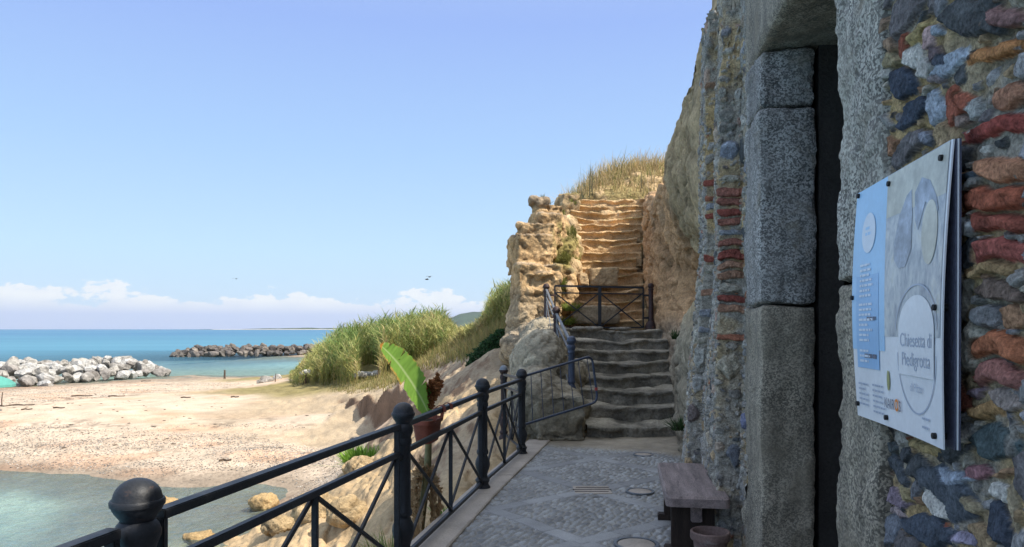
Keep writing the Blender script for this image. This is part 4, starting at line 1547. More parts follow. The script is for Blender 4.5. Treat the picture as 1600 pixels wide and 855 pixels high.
rail = thing('railing', 'black iron railing with ball-topped posts along the beach side of the path', 'railing', (-.721, 4.9, .03))
post(rail, (*PX[0], -.005), rs=.98)
for k in (1, 2, 3):
    post(rail, (*PX[k], .0), rs=.90 if k < 3 else .86, hs=1.0 - (.012 * (k == 3)))
pprev = (PX[0][0] - .2077 * 2.46, PX[0][1] - 2.46)
post(rail, (*pprev, -.005))
panel(rail, pprev, PX[0], -.01, -.01, gap=.115)
panel(rail, PX[0], PX[1], 0, 0, gap=.115)
panel(rail, PX[1], PX[2], 0, 0)
panel(rail, PX[2], PX[3], 0, 0)

# a second short run leaves the end post towards the talus: rusty post with a pale ball
PD = (-.125, 11.1)
side = thing('side_railing', 'rusty railing post with a pale ball top standing behind the end of the path railing', 'railing', (*PD, 0))
post(side, (*PD, -.06), 'rust', .80, 1.0, 'steel')
panel(side, (PX[3][0], PX[3][1] + .02), PD, 0, -.05, 'iron', gap=.09, sub=2, w=.036)

# railing that climbs beside the lower steps
S_A, S_B, S_C = (.925, 11.5, .40), (.825, 13.8, .93), (.76, 16.4, 1.52)
sr = thing('stair_railing', 'rusty iron railing climbing beside the lower stone steps', 'railing', S_A)
post(sr, S_A, 'bluepaint', .92, .98)
post(sr, S_B, 'rust', .92, .98, label='brown rusted post halfway up')
post(sr, S_C, 'rust', .92, .98)
panel(sr, S_A[:2], S_B[:2], S_A[2], S_B[2], 'steel', sub=1, w=.034, low=.16)
panel(sr, S_B[:2], S_C[:2], S_B[2], S_C[2], 'steel', sub=1, w=.034, low=.16)

# gate across the landing
GY = 17.0
g0, g1, gm = at(867, 447, GY)[0], at(1005, 447, GY)[0], at(937, 447, GY)[0]
gz = 1.57
gate = thing('gate', 'dark iron gate with crossed bars closing the foot of the upper steps', 'gate', (gm, GY, gz))
ztop_, zlow_, zmid_ = 1.02, .06, .86
fr_ = MB()
fr_.bar((g0, GY, gz + ztop_), (g1, GY, gz + ztop_ - .04), .035, .045)
fr_.bar((g0, GY, gz + zlow_), (g1, GY, gz + zlow_), .03, .035)
fr_.bar((g0, GY, gz + zlow_), (g0, GY, gz + ztop_), .035, .035)
fr_.bar((g1, GY, gz + zlow_), (g1, GY, gz + ztop_ - .04), .035, .035)
fr_.build('frame', M['iron'], gate, world=True)
MB().bar((g0, GY, gz + zmid_), (g1, GY, gz + zmid_ - .03), .022, .028).build('middle_rail', M['iron'], gate, world=True)
MB().bar((gm, GY - .004, gz + zlow_ - .04), (gm, GY - .004, gz + ztop_), .075, .05).build('centre_bar', M['iron'], gate, world=True)
for (xa_, xb_) in ((g0, gm), (gm, g1)):
    MB().bar((xa_, GY + .012, gz + zmid_), (xb_, GY + .012, gz + zlow_), .024, .028).build('brace', M['iron'], gate, world=True)
    MB().bar((xa_, GY - .018, gz + zlow_), (xb_, GY - .018, gz + zmid_), .024, .028).build('brace', M['iron'], gate, world=True)
gpx = at(1017, 447, GY)[0]
for z_ in (.28, .80):
    MB().bar((g1, GY, gz + z_), (gpx - .04, GY, gz + z_), .04, .045).build('hinge', M['iron'], gate, world=True)
    MB().bar((g0, GY, gz + z_), (g0 - .10, GY - .1, gz + z_), .04, .045).build('hinge', M['rust'], gate, world=True)
gp = thing('gate_post', 'dark iron post the gate hangs from, beside the orange rock face', 'post', (gpx, GY, gz - .04))
MB().lathe([(.13, -.1), (.135, .1), (.11, .2), (.075, .24), (.058, .27), (.055, .95), (.068, .96), (.068, .99), (.05, 1.0), (.07, 1.04), (.075, 1.07), (.06, 1.1), (.03, 1.12)], 22).build('shaft', M['rust'], gp, True)
MB().bar((0, 0, .80), (.15, 0, .80), .04, .04).build('bolt', M['rust'], gp)

# tubular crowd barrier hung across the foot of the steps
b0 = at(818, 588, 9.5); b1 = at(818, 664, 9.5); b2 = at(925, 556, 10.35); b3 = at(934, 628, 10.35)
bar_ = thing('crowd_barrier', 'blue tubular barrier with thin bars hung askew across the foot of the steps', 'barrier', tuple(b1))


def rounded(pts, r=.12, n=6):
    out = [pts[0]]
    for i in range(1, len(pts) - 1):
        p, q, s = pts[i - 1], pts[i], pts[i + 1]
        a_ = q + (p - q) / np.linalg.norm(p - q) * r
        c_ = q + (s - q) / np.linalg.norm(s - q) * r
        for k in range(n + 1):
            t = k / n
            out.append((1 - t) ** 2 * a_ + 2 * t * (1 - t) * q + t * t * c_)
    out.append(pts[-1])
    return out


MB().tube(rounded([b0, b2, b3, b1]), .0165, 10).build('tube_frame', M['bluepaint'], bar_, True, world=True)
for t in np.linspace(.1, .92, 7):
    p, q = b0 + (b2 - b0) * t, b1 + (b3 - b1) * min(1, t * 1.0 + .015)
    MB().tube([p, q], .0055, 6).build('bar', M['bluepaint'], bar_, True, world=True)
p = b3 + (b2 - b3) * .28
MB().tube([p - [0, 0, .02], p + [0, 0, .02]], .022, 8).build('red_tape', M['red'], bar_, True, world=True)

# ================================================================== bench, pots, plant
byaw = -math.atan2(WD[0], WD[1])
bc = np.array([1.37, 5.70])
bench = thing('bench', 'weathered wooden plank bench against the chapel wall', 'bench', (*bc, 0), byaw)
bm_ = MB()
Lb, Wb, Tb = 1.34, .43, .07
n1, n2 = 40, 18
pts = []
prof = [(-.5, -.5), (-.5, .25), (-.44, .5), (.44, .5), (.5, .25), (.5, -.5)]
# plank outline with rounded corners, worn faces
out = []
for (cx_, cy_, a0_) in ((1, 1, 0), (-1, 1, 90), (-1, -1, 180), (1, -1, 270)):
    for k in range(6):
        a_ = R(a0_ + 90 * k / 5)
        out.append((cx_ * (Wb / 2 - .045) + .045 * math.cos(a_), cy_ * (Lb / 2 - .045) + .045 * math.sin(a_)))
no = len(out)
lv = [(.0, -Tb), (.0, -.012), (-.010, 0)]
V_, F_ = [], []
for (ins, z_) in lv:
    for (x_, y_) in out:
        s_ = 1 + ins / .25
        V_.append((x_ * s_, y_ * s_, .45 + z_))
for i in range(len(lv) - 1):
    for k in range(no):
        a_, b_ = i * no + k, i * no + (k + 1) % no
        F_.append((a_, b_, b_ + no, a_ + no))
F_.append(tuple(range(no))[::-1]); F_.append(tuple((len(lv) - 1) * no + k for k in range(no)))
MB().add(V_, F_).build('seat', M['wood'], bench, False, noise=.003, nscale=7)
for s_ in (-1, 1):
    MB().bbox((-.02, s_ * .47, .185), (.30, .075, .375), .008).build('leg', M['darkwood'], bench, noise=.003, nscale=6)
    MB().bbox((-.02, s_ * .47, .03), (.40, .10, .06), .008).build('foot', M['darkwood'], bench, noise=.003, nscale=6)
MB().bbox((0, 0, .31), (.075, 1.12, .12), .006).build('stretcher', M['wood'], bench, noise=.002, nscale=6)

fp = thing('flower_pot', 'empty clay flower pot on the paving under the end of the bench', 'pot', (1.325, 4.94, .0))
potp = [(.085, 0), (.09, .01), (.112, .19), (.126, .195), (.130, .205), (.130, .245), (.124, .252), (.114, .25), (.108, .235), (.095, .10), (.01, .09)]
MB().lathe(potp, 36).build('body', M['clay'], fp, True, noise=.0015, nscale=9)
MB().lathe([(.102, .16), (.103, .165), (.01, .17)], 24).build('soil', M['soil'], fp, True, noise=.004, nscale=30)

# planter hooked over the railing
hp0 = PX[1] + (PX[2] - PX[1]) * .42
e2 = (PX[2] - PX[1]) / np.linalg.norm(PX[2] - PX[1])
pyaw = math.atan2(e2[1], e2[0]) - math.pi / 2
planter = thing('hanging_planter', 'terracotta coloured plastic planter hooked over the railing on the beach side', 'planter', (hp0[0] - .135, hp0[1], .70), pyaw)
pb = MB()
prof = [(.060, .150, 0), (.064, .155, .008), (.082, .195, .15), (.094, .207, .153), (.094, .207, .185), (.085, .198, .185), (.074, .183, .155)]
ns_ = 28
V_, F_ = [], []
for (rx, ry, z_) in prof:
    for k in range(ns_):
        a_ = 2 * math.pi * k / ns_
        c_, s_ = math.cos(a_), math.sin(a_)
        V_.append((rx * abs(c_) ** .5 * np.sign(c_), ry * abs(s_) ** .5 * np.sign(s_), z_))
for i in range(len(prof) - 1):
    for k in range(ns_):
        a_, b_ = i * ns_ + k, i * ns_ + (k + 1) % ns_
        F_.append((a_, b_, b_ + ns_, a_ + ns_))
F_.append(tuple(range(ns_))[::-1])
pb.add(V_, F_).build('box', M['terracotta'], planter, True)
MB().add([(.078 * abs(math.cos(a)) ** .5 * np.sign(math.cos(a)), .186 * abs(math.sin(a)) ** .5 * np.sign(math.sin(a)), .16) for a in np.linspace(0, 2 * math.pi, 24, endpoint=False)], [tuple(range(24))]).build('soil', M['soil'], planter)
for s_ in (-.11, .10):
    hook = [(.088, s_, .17), (.098, s_, .24), (.102, s_, .285), (.13, s_, .303), (.165, s_, .295), (.172, s_, .25)]
    hm = MB()
    for i in range(len(hook) - 1):
        hm.bar(hook[i], hook[i + 1], .028, .006, b=.001)
    hm.build('hook', M['terracotta'], planter)

# banana plant growing from the rocks below the path
root = np.array([-.83, 6.28, -.75])
ban = thing('banana_plant', 'young banana plant with one tall green leaf and withered brown leaves rising behind the railing', 'plant', tuple(root))
topp = at(669, 642, 6.2)
st = [root, root + [.02, -.02, .35], np.array([topp[0] - .01, 6.25, .45]), topp + [.005, .05, -.05], topp]
MB().tube(st, [.042, .038, .032, .022, .016], 12).build('stem', leaf_mat('banana_stem', False, (.20, .18, .08), .1), ban, True, world=True, noise=.006, nscale=14)


def bladeleaf(name, spine, width, mat, colfun, fold=.25, seed=0, wave=.012, parent=None, tears=()):
    """long leaf: spine points (world), half width profile; 15 columns across"""
    spine = [np.array(p, float) for p in spine]
    n_ = 60
    t_ = np.linspace(0, 1, n_)
    ks = np.linspace(0, 1, len(spine))
    S = np.stack([np.interp(t_, ks, [p[k] for p in spine]) for k in range(3)], 1)
    for _ in range(12):
        S[1:-1] = (S[:-2] + 2 * S[1:-1] + S[2:]) / 4
    T = np.gradient(S, axis=0); T /= np.linalg.norm(T, axis=1, keepdims=True)
    side_ = np.cross(T, width[1]); side_ /= np.linalg.norm(side_, axis=1, keepdims=True)
    nor = np.cross(side_, T)
    hwid = width[0] * np.sin(np.pi * np.clip(t_ * .93 + .05, 0, 1)) ** .62 * (1 - .25 * t_)
    m_ = 17
    V_, C_ = [], []
    for i in range(n_):
        for j in range(m_):
            s_ = (j / (m_ - 1) - .5) * 2
            rip = wave * math.sin(i * 1.7 + 3 * abs(s_) + seed) * abs(s_) + wave * .9 * math.sin(i * .61 + seed * 3 + 2 * s_) * abs(s_)
            tear = .45 if (i, s_ > 0) in tears else 1
            hw_ = hwid[i] * (1 + .022 * math.sin(i * 2.1 + seed + (s_ > 0))) * (tear if abs(s_) > .3 else 1)
            V_.append(S[i] + side_[i] * hw_ * s_ + nor[i] * (fold * hw_ * abs(s_) ** 1.4 + rip))
            C_.append(colfun(t_[i], s_, i))
    V_ = np.array(V_)
    return mk(name, V_, grid_faces(n_, m_), mat, parent or ban, True, col=np.array(C_), world=True)


def leafcol(t, s, i):
    v = .92 + .07 * math.sin(i * 2.4 + 1.2 * math.sin(i)) + .08 * random.random()
    c = np.array([.20, .35, .06]) * v
    c = c * (1 - .35 * t * 0)
    if abs(s) < .09: c = np.array([.40, .50, .20])
    if s < -.86 and .5 < t < .9 or abs(s) > .93 and random.random() < .25: c = np.array([.40, .26, .06])
    if t > .965: c = np.array([.45, .20, .04])
    return c


sp_ = [at(669, 645, 6.2), at(658, 622, 6.12), at(643, 597, 6.0), at(624, 570, 5.88), at(608, 552, 5.8), at(594, 539, 5.74)]
bladeleaf('leaf', sp_, (.155, np.array([.45, -.8, .55])), M['banana'], leafcol, .22, wave=.0045, tears={(17, True), (29, False), (38, True), (44, False), (51, True)})


def drycol(t, s, i):
    return np.array([.26, .10, .035]) * (.5 + random.random() * .9) + np.array([.05, .03, .02]) * (abs(s) < .1)


def dry2(t, s, i):
    return np.array([.42, .27, .14]) * (.5 + random.random() * .7)


for (pts_, w_) in (([at(672, 640, 6.20), at(673, 615, 6.21), at(680, 596, 6.22), at(684, 582, 6.21)], 0.053), ([at(673, 620, 6.21), at(680, 604, 6.23), at(687, 596, 6.21), at(684, 618, 6.18)], 0.043),
                   ([at(672, 630, 6.19), at(669, 606, 6.18), at(674, 594, 6.15), at(679, 612, 6.15)], 0.037), ([at(673, 612, 6.15), at(679, 600, 6.15), at(682, 612, 6.14), at(677, 628, 6.15)], 0.037)):
    bladeleaf('withered_leaf', pts_, (w_, np.array([.6, -.8, .2])), M['dryleaf'], drycol, .7, seed=w_ * 300, wave=.016)
for k in range(16):
    a_ = rng.uniform(0, 6.28)
    z_ = rng.uniform(-.2, .72)
    p = np.array([np.interp(z_, [-.75, .8], [root[0], topp[0]]), 6.26, z_ - .1])
    d_ = np.array([math.cos(a_), math.sin(a_), 0])
    L_ = rng.uniform(.25, .55)
    bladeleaf('dry_leaf', [p, p + d_ * .06 + [0, 0, .02], p + d_ * .11 + [0, 0, -.12], p + d_ * .10 + [0, 0, -L_]], (rng.uniform(.025, .05), d_ + [0, 0, .3]), M['dryleaf'], dry2, .8, seed=k, wave=.014)
# ================================================================== the tuff cliff and its carved stairs
CC = []                                     # (depth, height, x) of the cliff face


def cf(px, py, Y):
    p = at(px, py, Y)
    CC.append((Y, p[2], p[0]))


for q in [(1092, 720, 7.2), (1092, 640, 7.2), (1094, 500, 7.2), (1097, 350, 7.2), (1098, 200, 7.2), (1104, 60, 7.2),
          (1080, 690, 8), (1076, 600, 8), (1076, 500, 8), (1104, 420, 8), (1102, 350, 8), (1091, 270, 8), (1080, 180, 8), (1078, 90, 8),
          (1062, 690, 9.6), (1060, 620, 9.6), (1066, 540, 9.8), (1078, 500, 10), (1122, 440, 10), (1126, 405, 10), (1072, 345, 10), (1056, 290, 10), (1051, 215, 10), (1053, 160, 10), (1058, 110, 10),
          (1056, 660, 11.3), (1056, 590, 11.6), (1052, 545, 12), (1066, 512, 12.2), (1122, 470, 12.2), (1128, 420, 12.2), (1074, 370, 11.6), (1048, 320, 11.6), (1040, 262, 11.8), (1044, 215, 11.8),
          (1054, 600, 13.2), (1053, 530, 13.8), (1062, 498, 14), (1104, 470, 14), (1100, 410, 14), (1054, 330, 13.8), (1034, 270, 13.8), (1031, 236, 13.8),
          (1052, 560, 15), (1044, 512, 15.8), (1034, 490, 16.2), (1044, 440, 16.2), (1036, 360, 16), (1024, 290, 16), (1024, 252, 16),
          (1026, 510, 17), (1022, 470, 17.4), (1022, 410, 17.6), (1018, 330, 18), (1012, 280, 18.2),
          (1010, 470, 19), (1010, 400, 19.4), (1008, 330, 20), (1006, 285, 20), (1008, 420, 22), (1010, 330, 22), (1010, 290, 22.5), (1016, 300, 25), (1016, 280, 25)]:
    cf(*q)
CC = np.array(CC)
face = rbf_fit(CC[:, :2] * [.8, 1.0], CC[:, 2])


def ztop(Y):
    return np.interp(Y, [6.6, 7.2, 8, 10, 12, 14, 16, 18, 20, 22.5, 26], [4.8, 4.95, 4.95, 4.80, 4.55, 4.55, 4.78, 4.85, 5.2, 5.75, 6.0])


ys_ = np.concatenate([np.arange(6.7, 26, .045), [26.5, 27.5, 29]])
vs_ = np.concatenate([np.linspace(0, 1, 150), 1 + np.linspace(.012, 1, 40) ** 1.5])
Yc, Vv = np.meshgrid(ys_, vs_, indexing='ij')
Yf_, vf = Yc.ravel(), Vv.ravel()
zt_ = ztop(Yf_)
zb_ = np.interp(Yf_, [6.6, 10.8, 17, 24], [-.15, -.15, 1.3, 5.0])
zb_ = np.where(Yf_ > 17, np.minimum(zb_, zt_ - .6), zb_)
vc_ = np.clip(vf, 0, 1)
zf = zb_ + (zt_ - zb_) * vc_
xf = face(np.c_[Yf_ * .8, zf])
bk = np.clip(vf - 1, 0, 1)
# round the lip, then run back level
lip = sstep(.90, 1.0, vc_)
xf = xf + lip * .12 + bk * 13
zf = zf - lip * .06 + bk * 1.2 + .05 * fbm(np.c_[xf, Yf_, zf] * 2, 3, 401) * (bk > 0)
Vcf = np.c_[xf, Yf_, zf]
Fcf = grid_faces(len(ys_), len(vs_))
Nc = normals_of(Vcf, Fcf)
if Nc[np.abs(vf - .5) < .1][:, 0].mean() > 0:
    Nc = -Nc; Fcf = Fcf[:, ::-1]
amp = np.clip((Yf_ - 6.7) / 1.5, .1, 1)
strat = fbm(np.c_[Vcf[:, 0] * .5, Vcf[:, 1] * .5, Vcf[:, 2] * 4], 4, 411)
pit = sstep(.25, .5, fbm(Vcf * 4.5, 3, 421))
rd_, crk, tnc = rockdisp(Vcf, 5, .55, 1.9)
dsp = (fbm(Vcf * .9, 4, 431, .5) * .20 + rd_ * .07 + strat * .03 - pit * .05 + fbm(Vcf * 14, 3, 446) * .018) * amp
Vd = Vcf + Nc * dsp[:, None]
n_or = sstep(12, 14.0, Yf_ + fbm(Vcf * .9, 3, 451) * 1.8)
orange = np.array([.60, .375, .20]) * (1 + .18 * fbm(Vcf * 1.7, 4, 461))[:, None]
greyc = np.array([.52, .40, .24]) * (1 + .28 * fbm(Vcf * 2.1, 4, 471))[:, None]
ck = greyc * (1 - n_or[:, None]) + orange * n_or[:, None]
lich = sstep(.1, .45, fbm(Vcf * 1.3, 5, 481)) * sstep(.5, .9, vf) * .5
ck = ck * (1 - lich[:, None]) + lich[:, None] * np.array([.25, .215, .155])
blk = sstep(.05, .4, fbm(Vcf * [.8, .8, .35], 4, 486)) * sstep(9, 10, Yf_) * sstep(14.5, 12, Yf_) * .7
ck = ck * (1 - blk[:, None]) + blk[:, None] * np.array([.17, .145, .10])
shelf = sstep(2.0, 1.5, zf) * sstep(17.4, 16, Yf_)
ck = ck * (1 - .65 * shelf[:, None]) + .65 * shelf[:, None] * np.array([.34, .305, .24]) * (1 + .25 * fbm(Vcf * 6, 3, 491))[:, None]
ck = np.where((bk > .02)[:, None], np.array([.30, .25, .14]), ck)
ck *= ((1 - .18 * pit - .3 * crk) * (1 + .8 * tnc))[:, None]
cl = mk('cliff', Vd, Fcf, M['tuff'], col=np.clip(ck, .02, .9))
tag(cl, kind='structure')


def rockmass(name, ells, voxel, amp, colfun, label=None, cat=None, kind=None, seed=0, mat='tuff', keep=None):
    V_, F_, N_ = blob(ells, voxel)
    n1 = fbm(V_ * 1.3 + seed, 5, 501, .55)
    st_ = fbm(np.c_[V_[:, 0] * .7, V_[:, 1] * .7, V_[:, 2] * 4.5] + seed, 4, 511)
    pt = sstep(.2, .5, fbm(V_ * 5 + seed, 3, 521))
    rd_, crk_, tn_ = rockdisp(V_, seed, 1.0, 2.8)
    d_ = n1 * amp * .7 + rd_ * amp * .45 + st_ * amp * .2 - pt * amp * .3 + fbm(V_ * 13 + seed, 3, 533) * amp * .26
    V2_ = V_ + N_ * d_[:, None]
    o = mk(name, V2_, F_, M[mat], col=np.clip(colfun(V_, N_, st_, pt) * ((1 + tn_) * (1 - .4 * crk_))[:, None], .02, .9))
    return tag(o, label, cat, kind=kind)


def E(px, py, Y, rx, ry, rz, *a):
    return (at(px, py, Y), (rx, ry, rz), *a)


def pillar_col(V_, N_, st_, pt):
    c = np.array([.62, .415, .215]) * (1 + .22 * fbm(V_ * 1.6, 4, 541))[:, None]
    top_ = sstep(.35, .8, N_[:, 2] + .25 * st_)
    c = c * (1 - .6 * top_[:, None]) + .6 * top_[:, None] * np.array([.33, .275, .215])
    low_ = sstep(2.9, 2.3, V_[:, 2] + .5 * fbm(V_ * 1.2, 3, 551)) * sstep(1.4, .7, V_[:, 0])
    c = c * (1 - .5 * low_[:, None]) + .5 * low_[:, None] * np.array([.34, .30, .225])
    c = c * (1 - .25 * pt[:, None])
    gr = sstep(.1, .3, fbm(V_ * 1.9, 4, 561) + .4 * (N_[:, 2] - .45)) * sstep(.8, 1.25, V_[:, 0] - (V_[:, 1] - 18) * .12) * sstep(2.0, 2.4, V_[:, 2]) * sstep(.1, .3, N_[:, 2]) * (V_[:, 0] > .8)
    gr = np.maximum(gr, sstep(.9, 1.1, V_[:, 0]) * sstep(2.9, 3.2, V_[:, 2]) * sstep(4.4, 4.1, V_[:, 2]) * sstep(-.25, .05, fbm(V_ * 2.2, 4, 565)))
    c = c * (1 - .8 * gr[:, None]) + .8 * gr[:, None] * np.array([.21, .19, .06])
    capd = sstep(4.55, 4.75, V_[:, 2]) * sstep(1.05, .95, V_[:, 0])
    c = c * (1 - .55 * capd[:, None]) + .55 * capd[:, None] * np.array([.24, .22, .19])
    return c


rockmass('rock_pillar', [
    E(836, 478, 17.9, .52, .75, .95, .15, 'box'), E(824, 505, 17.8, .48, .85, .8), E(840, 432, 17.8, .60, .80, .20, .1), E(828, 400, 18.3, .44, .65, .45, .2, 'box'), E(840, 380, 18.5, .46, .6, .42, -.1, 'box'), E(852, 362, 18.6, .28, .45, .40, .3, 'box'),
    E(843, 338, 18.6, .13, .18, .40, .2, 'box'), E(842, 316, 18.6, .23, .24, .075, .1, 'box'), E(864, 340, 18.9, .20, .35, .28, .2, 'box'), E(866, 362, 19.2, .40, .6, .50), E(880, 400, 19.4, .42, .8, .7), E(872, 430, 18.8, .42, .6, .55),
    E(868, 400, 18.7, .22, .3, .7), E(880, 425, 18.5, .2, .3, .35), E(893, 438, 18.3, .14, .25, .28), E(840, 535, 17.3, .62, .8, .55), E(815, 548, 17.2, .5, .8, .45), E(885, 470, 18.2, .30, .5, .5)],
    .034, .11, pillar_col, 'weathered tuff pillar with a capped knob, standing free at the left of the upper steps', 'rock', seed=3)


def hill_col(V_, N_, st_, pt):
    c = np.array([.56, .40, .225]) * (1 + .25 * fbm(V_ * 1.5, 4, 571))[:, None]
    gr = sstep(-.05, .2, fbm(V_ * 1.7, 4, 581) + .5 * (N_[:, 2] - .6)) * sstep(3.0, 4.0, V_[:, 2])
    c = c * (1 - .75 * gr[:, None]) + .75 * gr[:, None] * np.array([.27, .225, .085])
    return c * (1 - .25 * pt[:, None])


# the body of rock under the upper stairs and the mound above them
ells = []
for k in range(14):
    t = k / 13
    Y = 17.9 + 5.0 * t
    z = 1.55 + 3.95 * t
    xl = np.interp(t, [0, .4, 1], [1.35, 1.45, 1.75]); xr_ = np.interp(t, [0, 1], [3.2, 4.3])
    ells.append((((xl + xr_) / 2, Y + .35, z - 1.0), ((xr_ - xl) / 2 + .15, .5, .92), 0, 'box'))
ells += [E(888, 328, 22.6, .26, .6, .42, .1, 'box'), E(882, 326, 22.9, .24, .5, .34, .2, 'box'), (at(960, 345, 25.0), (1.9, 2.0, 1.1)), (at(990, 330, 26.5), (2.2, 2.4, 1.4)), (at(888, 362, 21.6), (.34, .6, .5)), (at(890, 395, 20.6), (.36, .8, .6)),
         (at(960, 370, 25.5), (2.1, 2.0, 1.5)), (at(886, 425, 19.3), (.36, .8, .55)), (at(1040, 330, 28), (3.2, 3, 1.7))]
rockmass('hill', ells, .055, .16, hill_col, kind='structure', seed=9)


def bank_col(V_, N_, st_, pt):
    c = np.array([.42, .36, .26]) * (1 + .3 * fbm(V_ * 1.9, 4, 591))[:, None]
    return c * (1 - .3 * pt[:, None])


rockmass('rock_bank', [E(872, 650, 10.75, .36, .32, .33, .1, 'box'), E(845, 640, 11.0, .40, .6, .50), E(835, 630, 11.8, .42, .8, .62), E(868, 632, 11.7, .42, .8, .42), E(862, 600, 13.0, .50, 1.1, .62), E(850, 560, 14.5, .60, 1.1, .60),
                       E(862, 560, 15.6, .60, 1.1, .66), E(845, 575, 13.0, .5, 1.2, .7), E(850, 545, 16.6, .6, .9, .7), E(905, 668, 10.95, .13, .25, .22), E(893, 640, 11.6, .3, .4, .25), E(890, 590, 13.4, .34, .7, .35)],
         .036, .10, bank_col, 'grey tuff bank with a rounded face under the stair railing', 'rock', seed=21)

# ---------------------------------------------------------------- steps
def step_mesh(xl, xr, y0, y1, zb, zt_, seed, wear=.05, bow=.0, res=.03, tilt=0, lipd=.035):
    """one carved step: worn, sagging tread and rough riser; open at the back and below"""
    nx = max(14, int((xr - xl) / res))
    prof = [(lipd, zb), (lipd, zb + (zt_ - zb) * .35), (lipd, zb + (zt_ - zb) * .68), (lipd * .8, zt_ - .065), (.004, zt_ - .05), (.0, zt_ - .02), (.008, zt_ - .004), (.05, zt_)]
    nd = max(6, int((y1 - y0) / .05))
    prof += [(.05 + (y1 - y0 - .05) * (k + 1) / nd, zt_) for k in range(nd)]
    xs = np.linspace(xl, xr, nx)
    V_ = []
    for (dy, z) in prof:
        for x in xs:
            s_ = (x - xl) / (xr - xl) * 2 - 1
            V_.append((x, y0 + dy + bow * (s_ * s_), z))
    V_ = np.array(V_)
    s_ = (V_[:, 0] - xl) / (xr - xl) * 2 - 1
    up_ = sstep(zb, zt_, V_[:, 2])
    V_[:, 2] += up_ * (-wear * (1 - s_ ** 2) * .8 + fbm(V_ * 2.2 + seed, 4, 601) * wear * 1.1 + fbm(V_ * 9 + seed, 3, 611) * .014 + tilt * s_)
    lipk = np.exp(-((V_[:, 1] - y0 - bow * s_ * s_) / .06) ** 2)
    V_[:, 1] += (fbm(np.c_[V_[:, 0] * 1.6, V_[:, 0] * 0, V_[:, 2] * .8] + seed, 4, 621) * .17 + fbm(V_ * 6 + seed, 4, 631, .6) * .07) * lipk
    return V_, grid_faces(len(prof), nx), s_


lower = thing('stone_steps', 'lower flight of worn grey steps cut in the rock, in shade below the gate', 'steps', (1.7, 10.8, 0))
for k in range(8):
    y0, y1 = 10.8 + .76 * k, 10.8 + .76 * (k + 1) + .14
    if k == 7: y1 = 17.9
    xl = np.interp(k, [0, 2, 7], [1.10, 1.12, 1.15]); xr_ = np.interp(k, [0, 3, 7], [2.55, 2.95, 3.75])
    V_, F_, s_ = step_mesh(xl, xr_, y0, y1, .2 * k - .12, .2 * (k + 1), 7 * k + 1, .06, .04)
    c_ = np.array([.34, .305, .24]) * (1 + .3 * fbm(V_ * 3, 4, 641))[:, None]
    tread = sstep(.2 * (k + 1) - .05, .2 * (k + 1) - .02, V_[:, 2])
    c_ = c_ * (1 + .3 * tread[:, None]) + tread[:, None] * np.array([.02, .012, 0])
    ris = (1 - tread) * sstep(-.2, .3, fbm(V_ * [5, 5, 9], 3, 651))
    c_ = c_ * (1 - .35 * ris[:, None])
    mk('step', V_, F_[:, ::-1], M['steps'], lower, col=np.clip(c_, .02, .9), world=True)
# loose flat stones on the landing below the gate
for (px, py, Y, r_, lab) in ((925, 517, 16.3, (.26, .2, .06), 'flat grey stone lying on the landing under the gate centre bar'), (905, 520, 16.2, (.18, .16, .05), 'small flat stone lying on the landing at the left of the gate'), (968, 512, 16.6, (.28, .14, .04), 'long flat stone lying on the landing at the right of the gate')):
    p = at(px, py, Y)
    V_, F_, N_ = blob([((p[0], p[1], 1.605), r_)], .03)
    V_ = V_ + N_ * (fbm(V_ * 6, 4, 661) * .03)[:, None]
    t = thing('loose_stone', lab, 'stone', (p[0], p[1], 1.6))
    o = mk('rock', V_, F_, M['tuff'], t, col=np.array([.30, .27, .22]) * (1 + .2 * fbm(V_ * 4, 3, 671))[:, None], world=True)

upper = thing('stone_steps', 'upper flight of eroded ochre steps climbing the cliff, half in sun, above the gate', 'steps', (2.2, 17.7, 1.6))
NU = 17
for k in range(NU):
    t = k / (NU - 1)
    y0 = 17.75 + 4.95 * t
    y1 = y0 + .31 + .25
    z1 = 1.62 + 3.98 * (k + 1) / NU
    xl = np.interp(t, [0, .25, .5, .8, 1], [1.42, 1.40, 1.48, 1.58, 1.66]); xr_ = np.interp(t, [0, .5, 1], [3.15, 3.45, 4.1])
    xl += .22 * math.sin(k * 2.3); xr_ += .1 * math.sin(k * 1.7)
    V_, F_, s_ = step_mesh(xl, xr_, y0, y1, z1 - .42, z1, 13 * k + 5, .065, -.10 + .08 * math.sin(k * 1.3), .035, .03 * math.sin(k * 2.9), .085)
    V_ += np.stack([fbm(V_ * 2.2 + k, 4, 681), fbm(V_ * 2.2 + k, 4, 691), fbm(V_ * 2.2 + k, 4, 695)], 1) * .04
    c_ = np.array([.62, .42, .225]) * (1 + .3 * fbm(V_ * 3, 4, 701))[:, None]
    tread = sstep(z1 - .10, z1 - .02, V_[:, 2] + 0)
    c_ = c_ * (1 + .06 * tread[:, None])  # treads tinted slightly lighter than risers, light from above put into the colour
    gr = sstep(.12, .35, fbm(V_ * 1.8 + 3, 4, 711) + .25 * (t - .5)) * tread * .7
    c_ = c_ * (1 - gr[:, None]) + gr[:, None] * np.array([.24, .20, .07])
    mk('step', V_, F_[:, ::-1], M['steps'], upper, col=np.clip(c_, .02, .9), world=True)


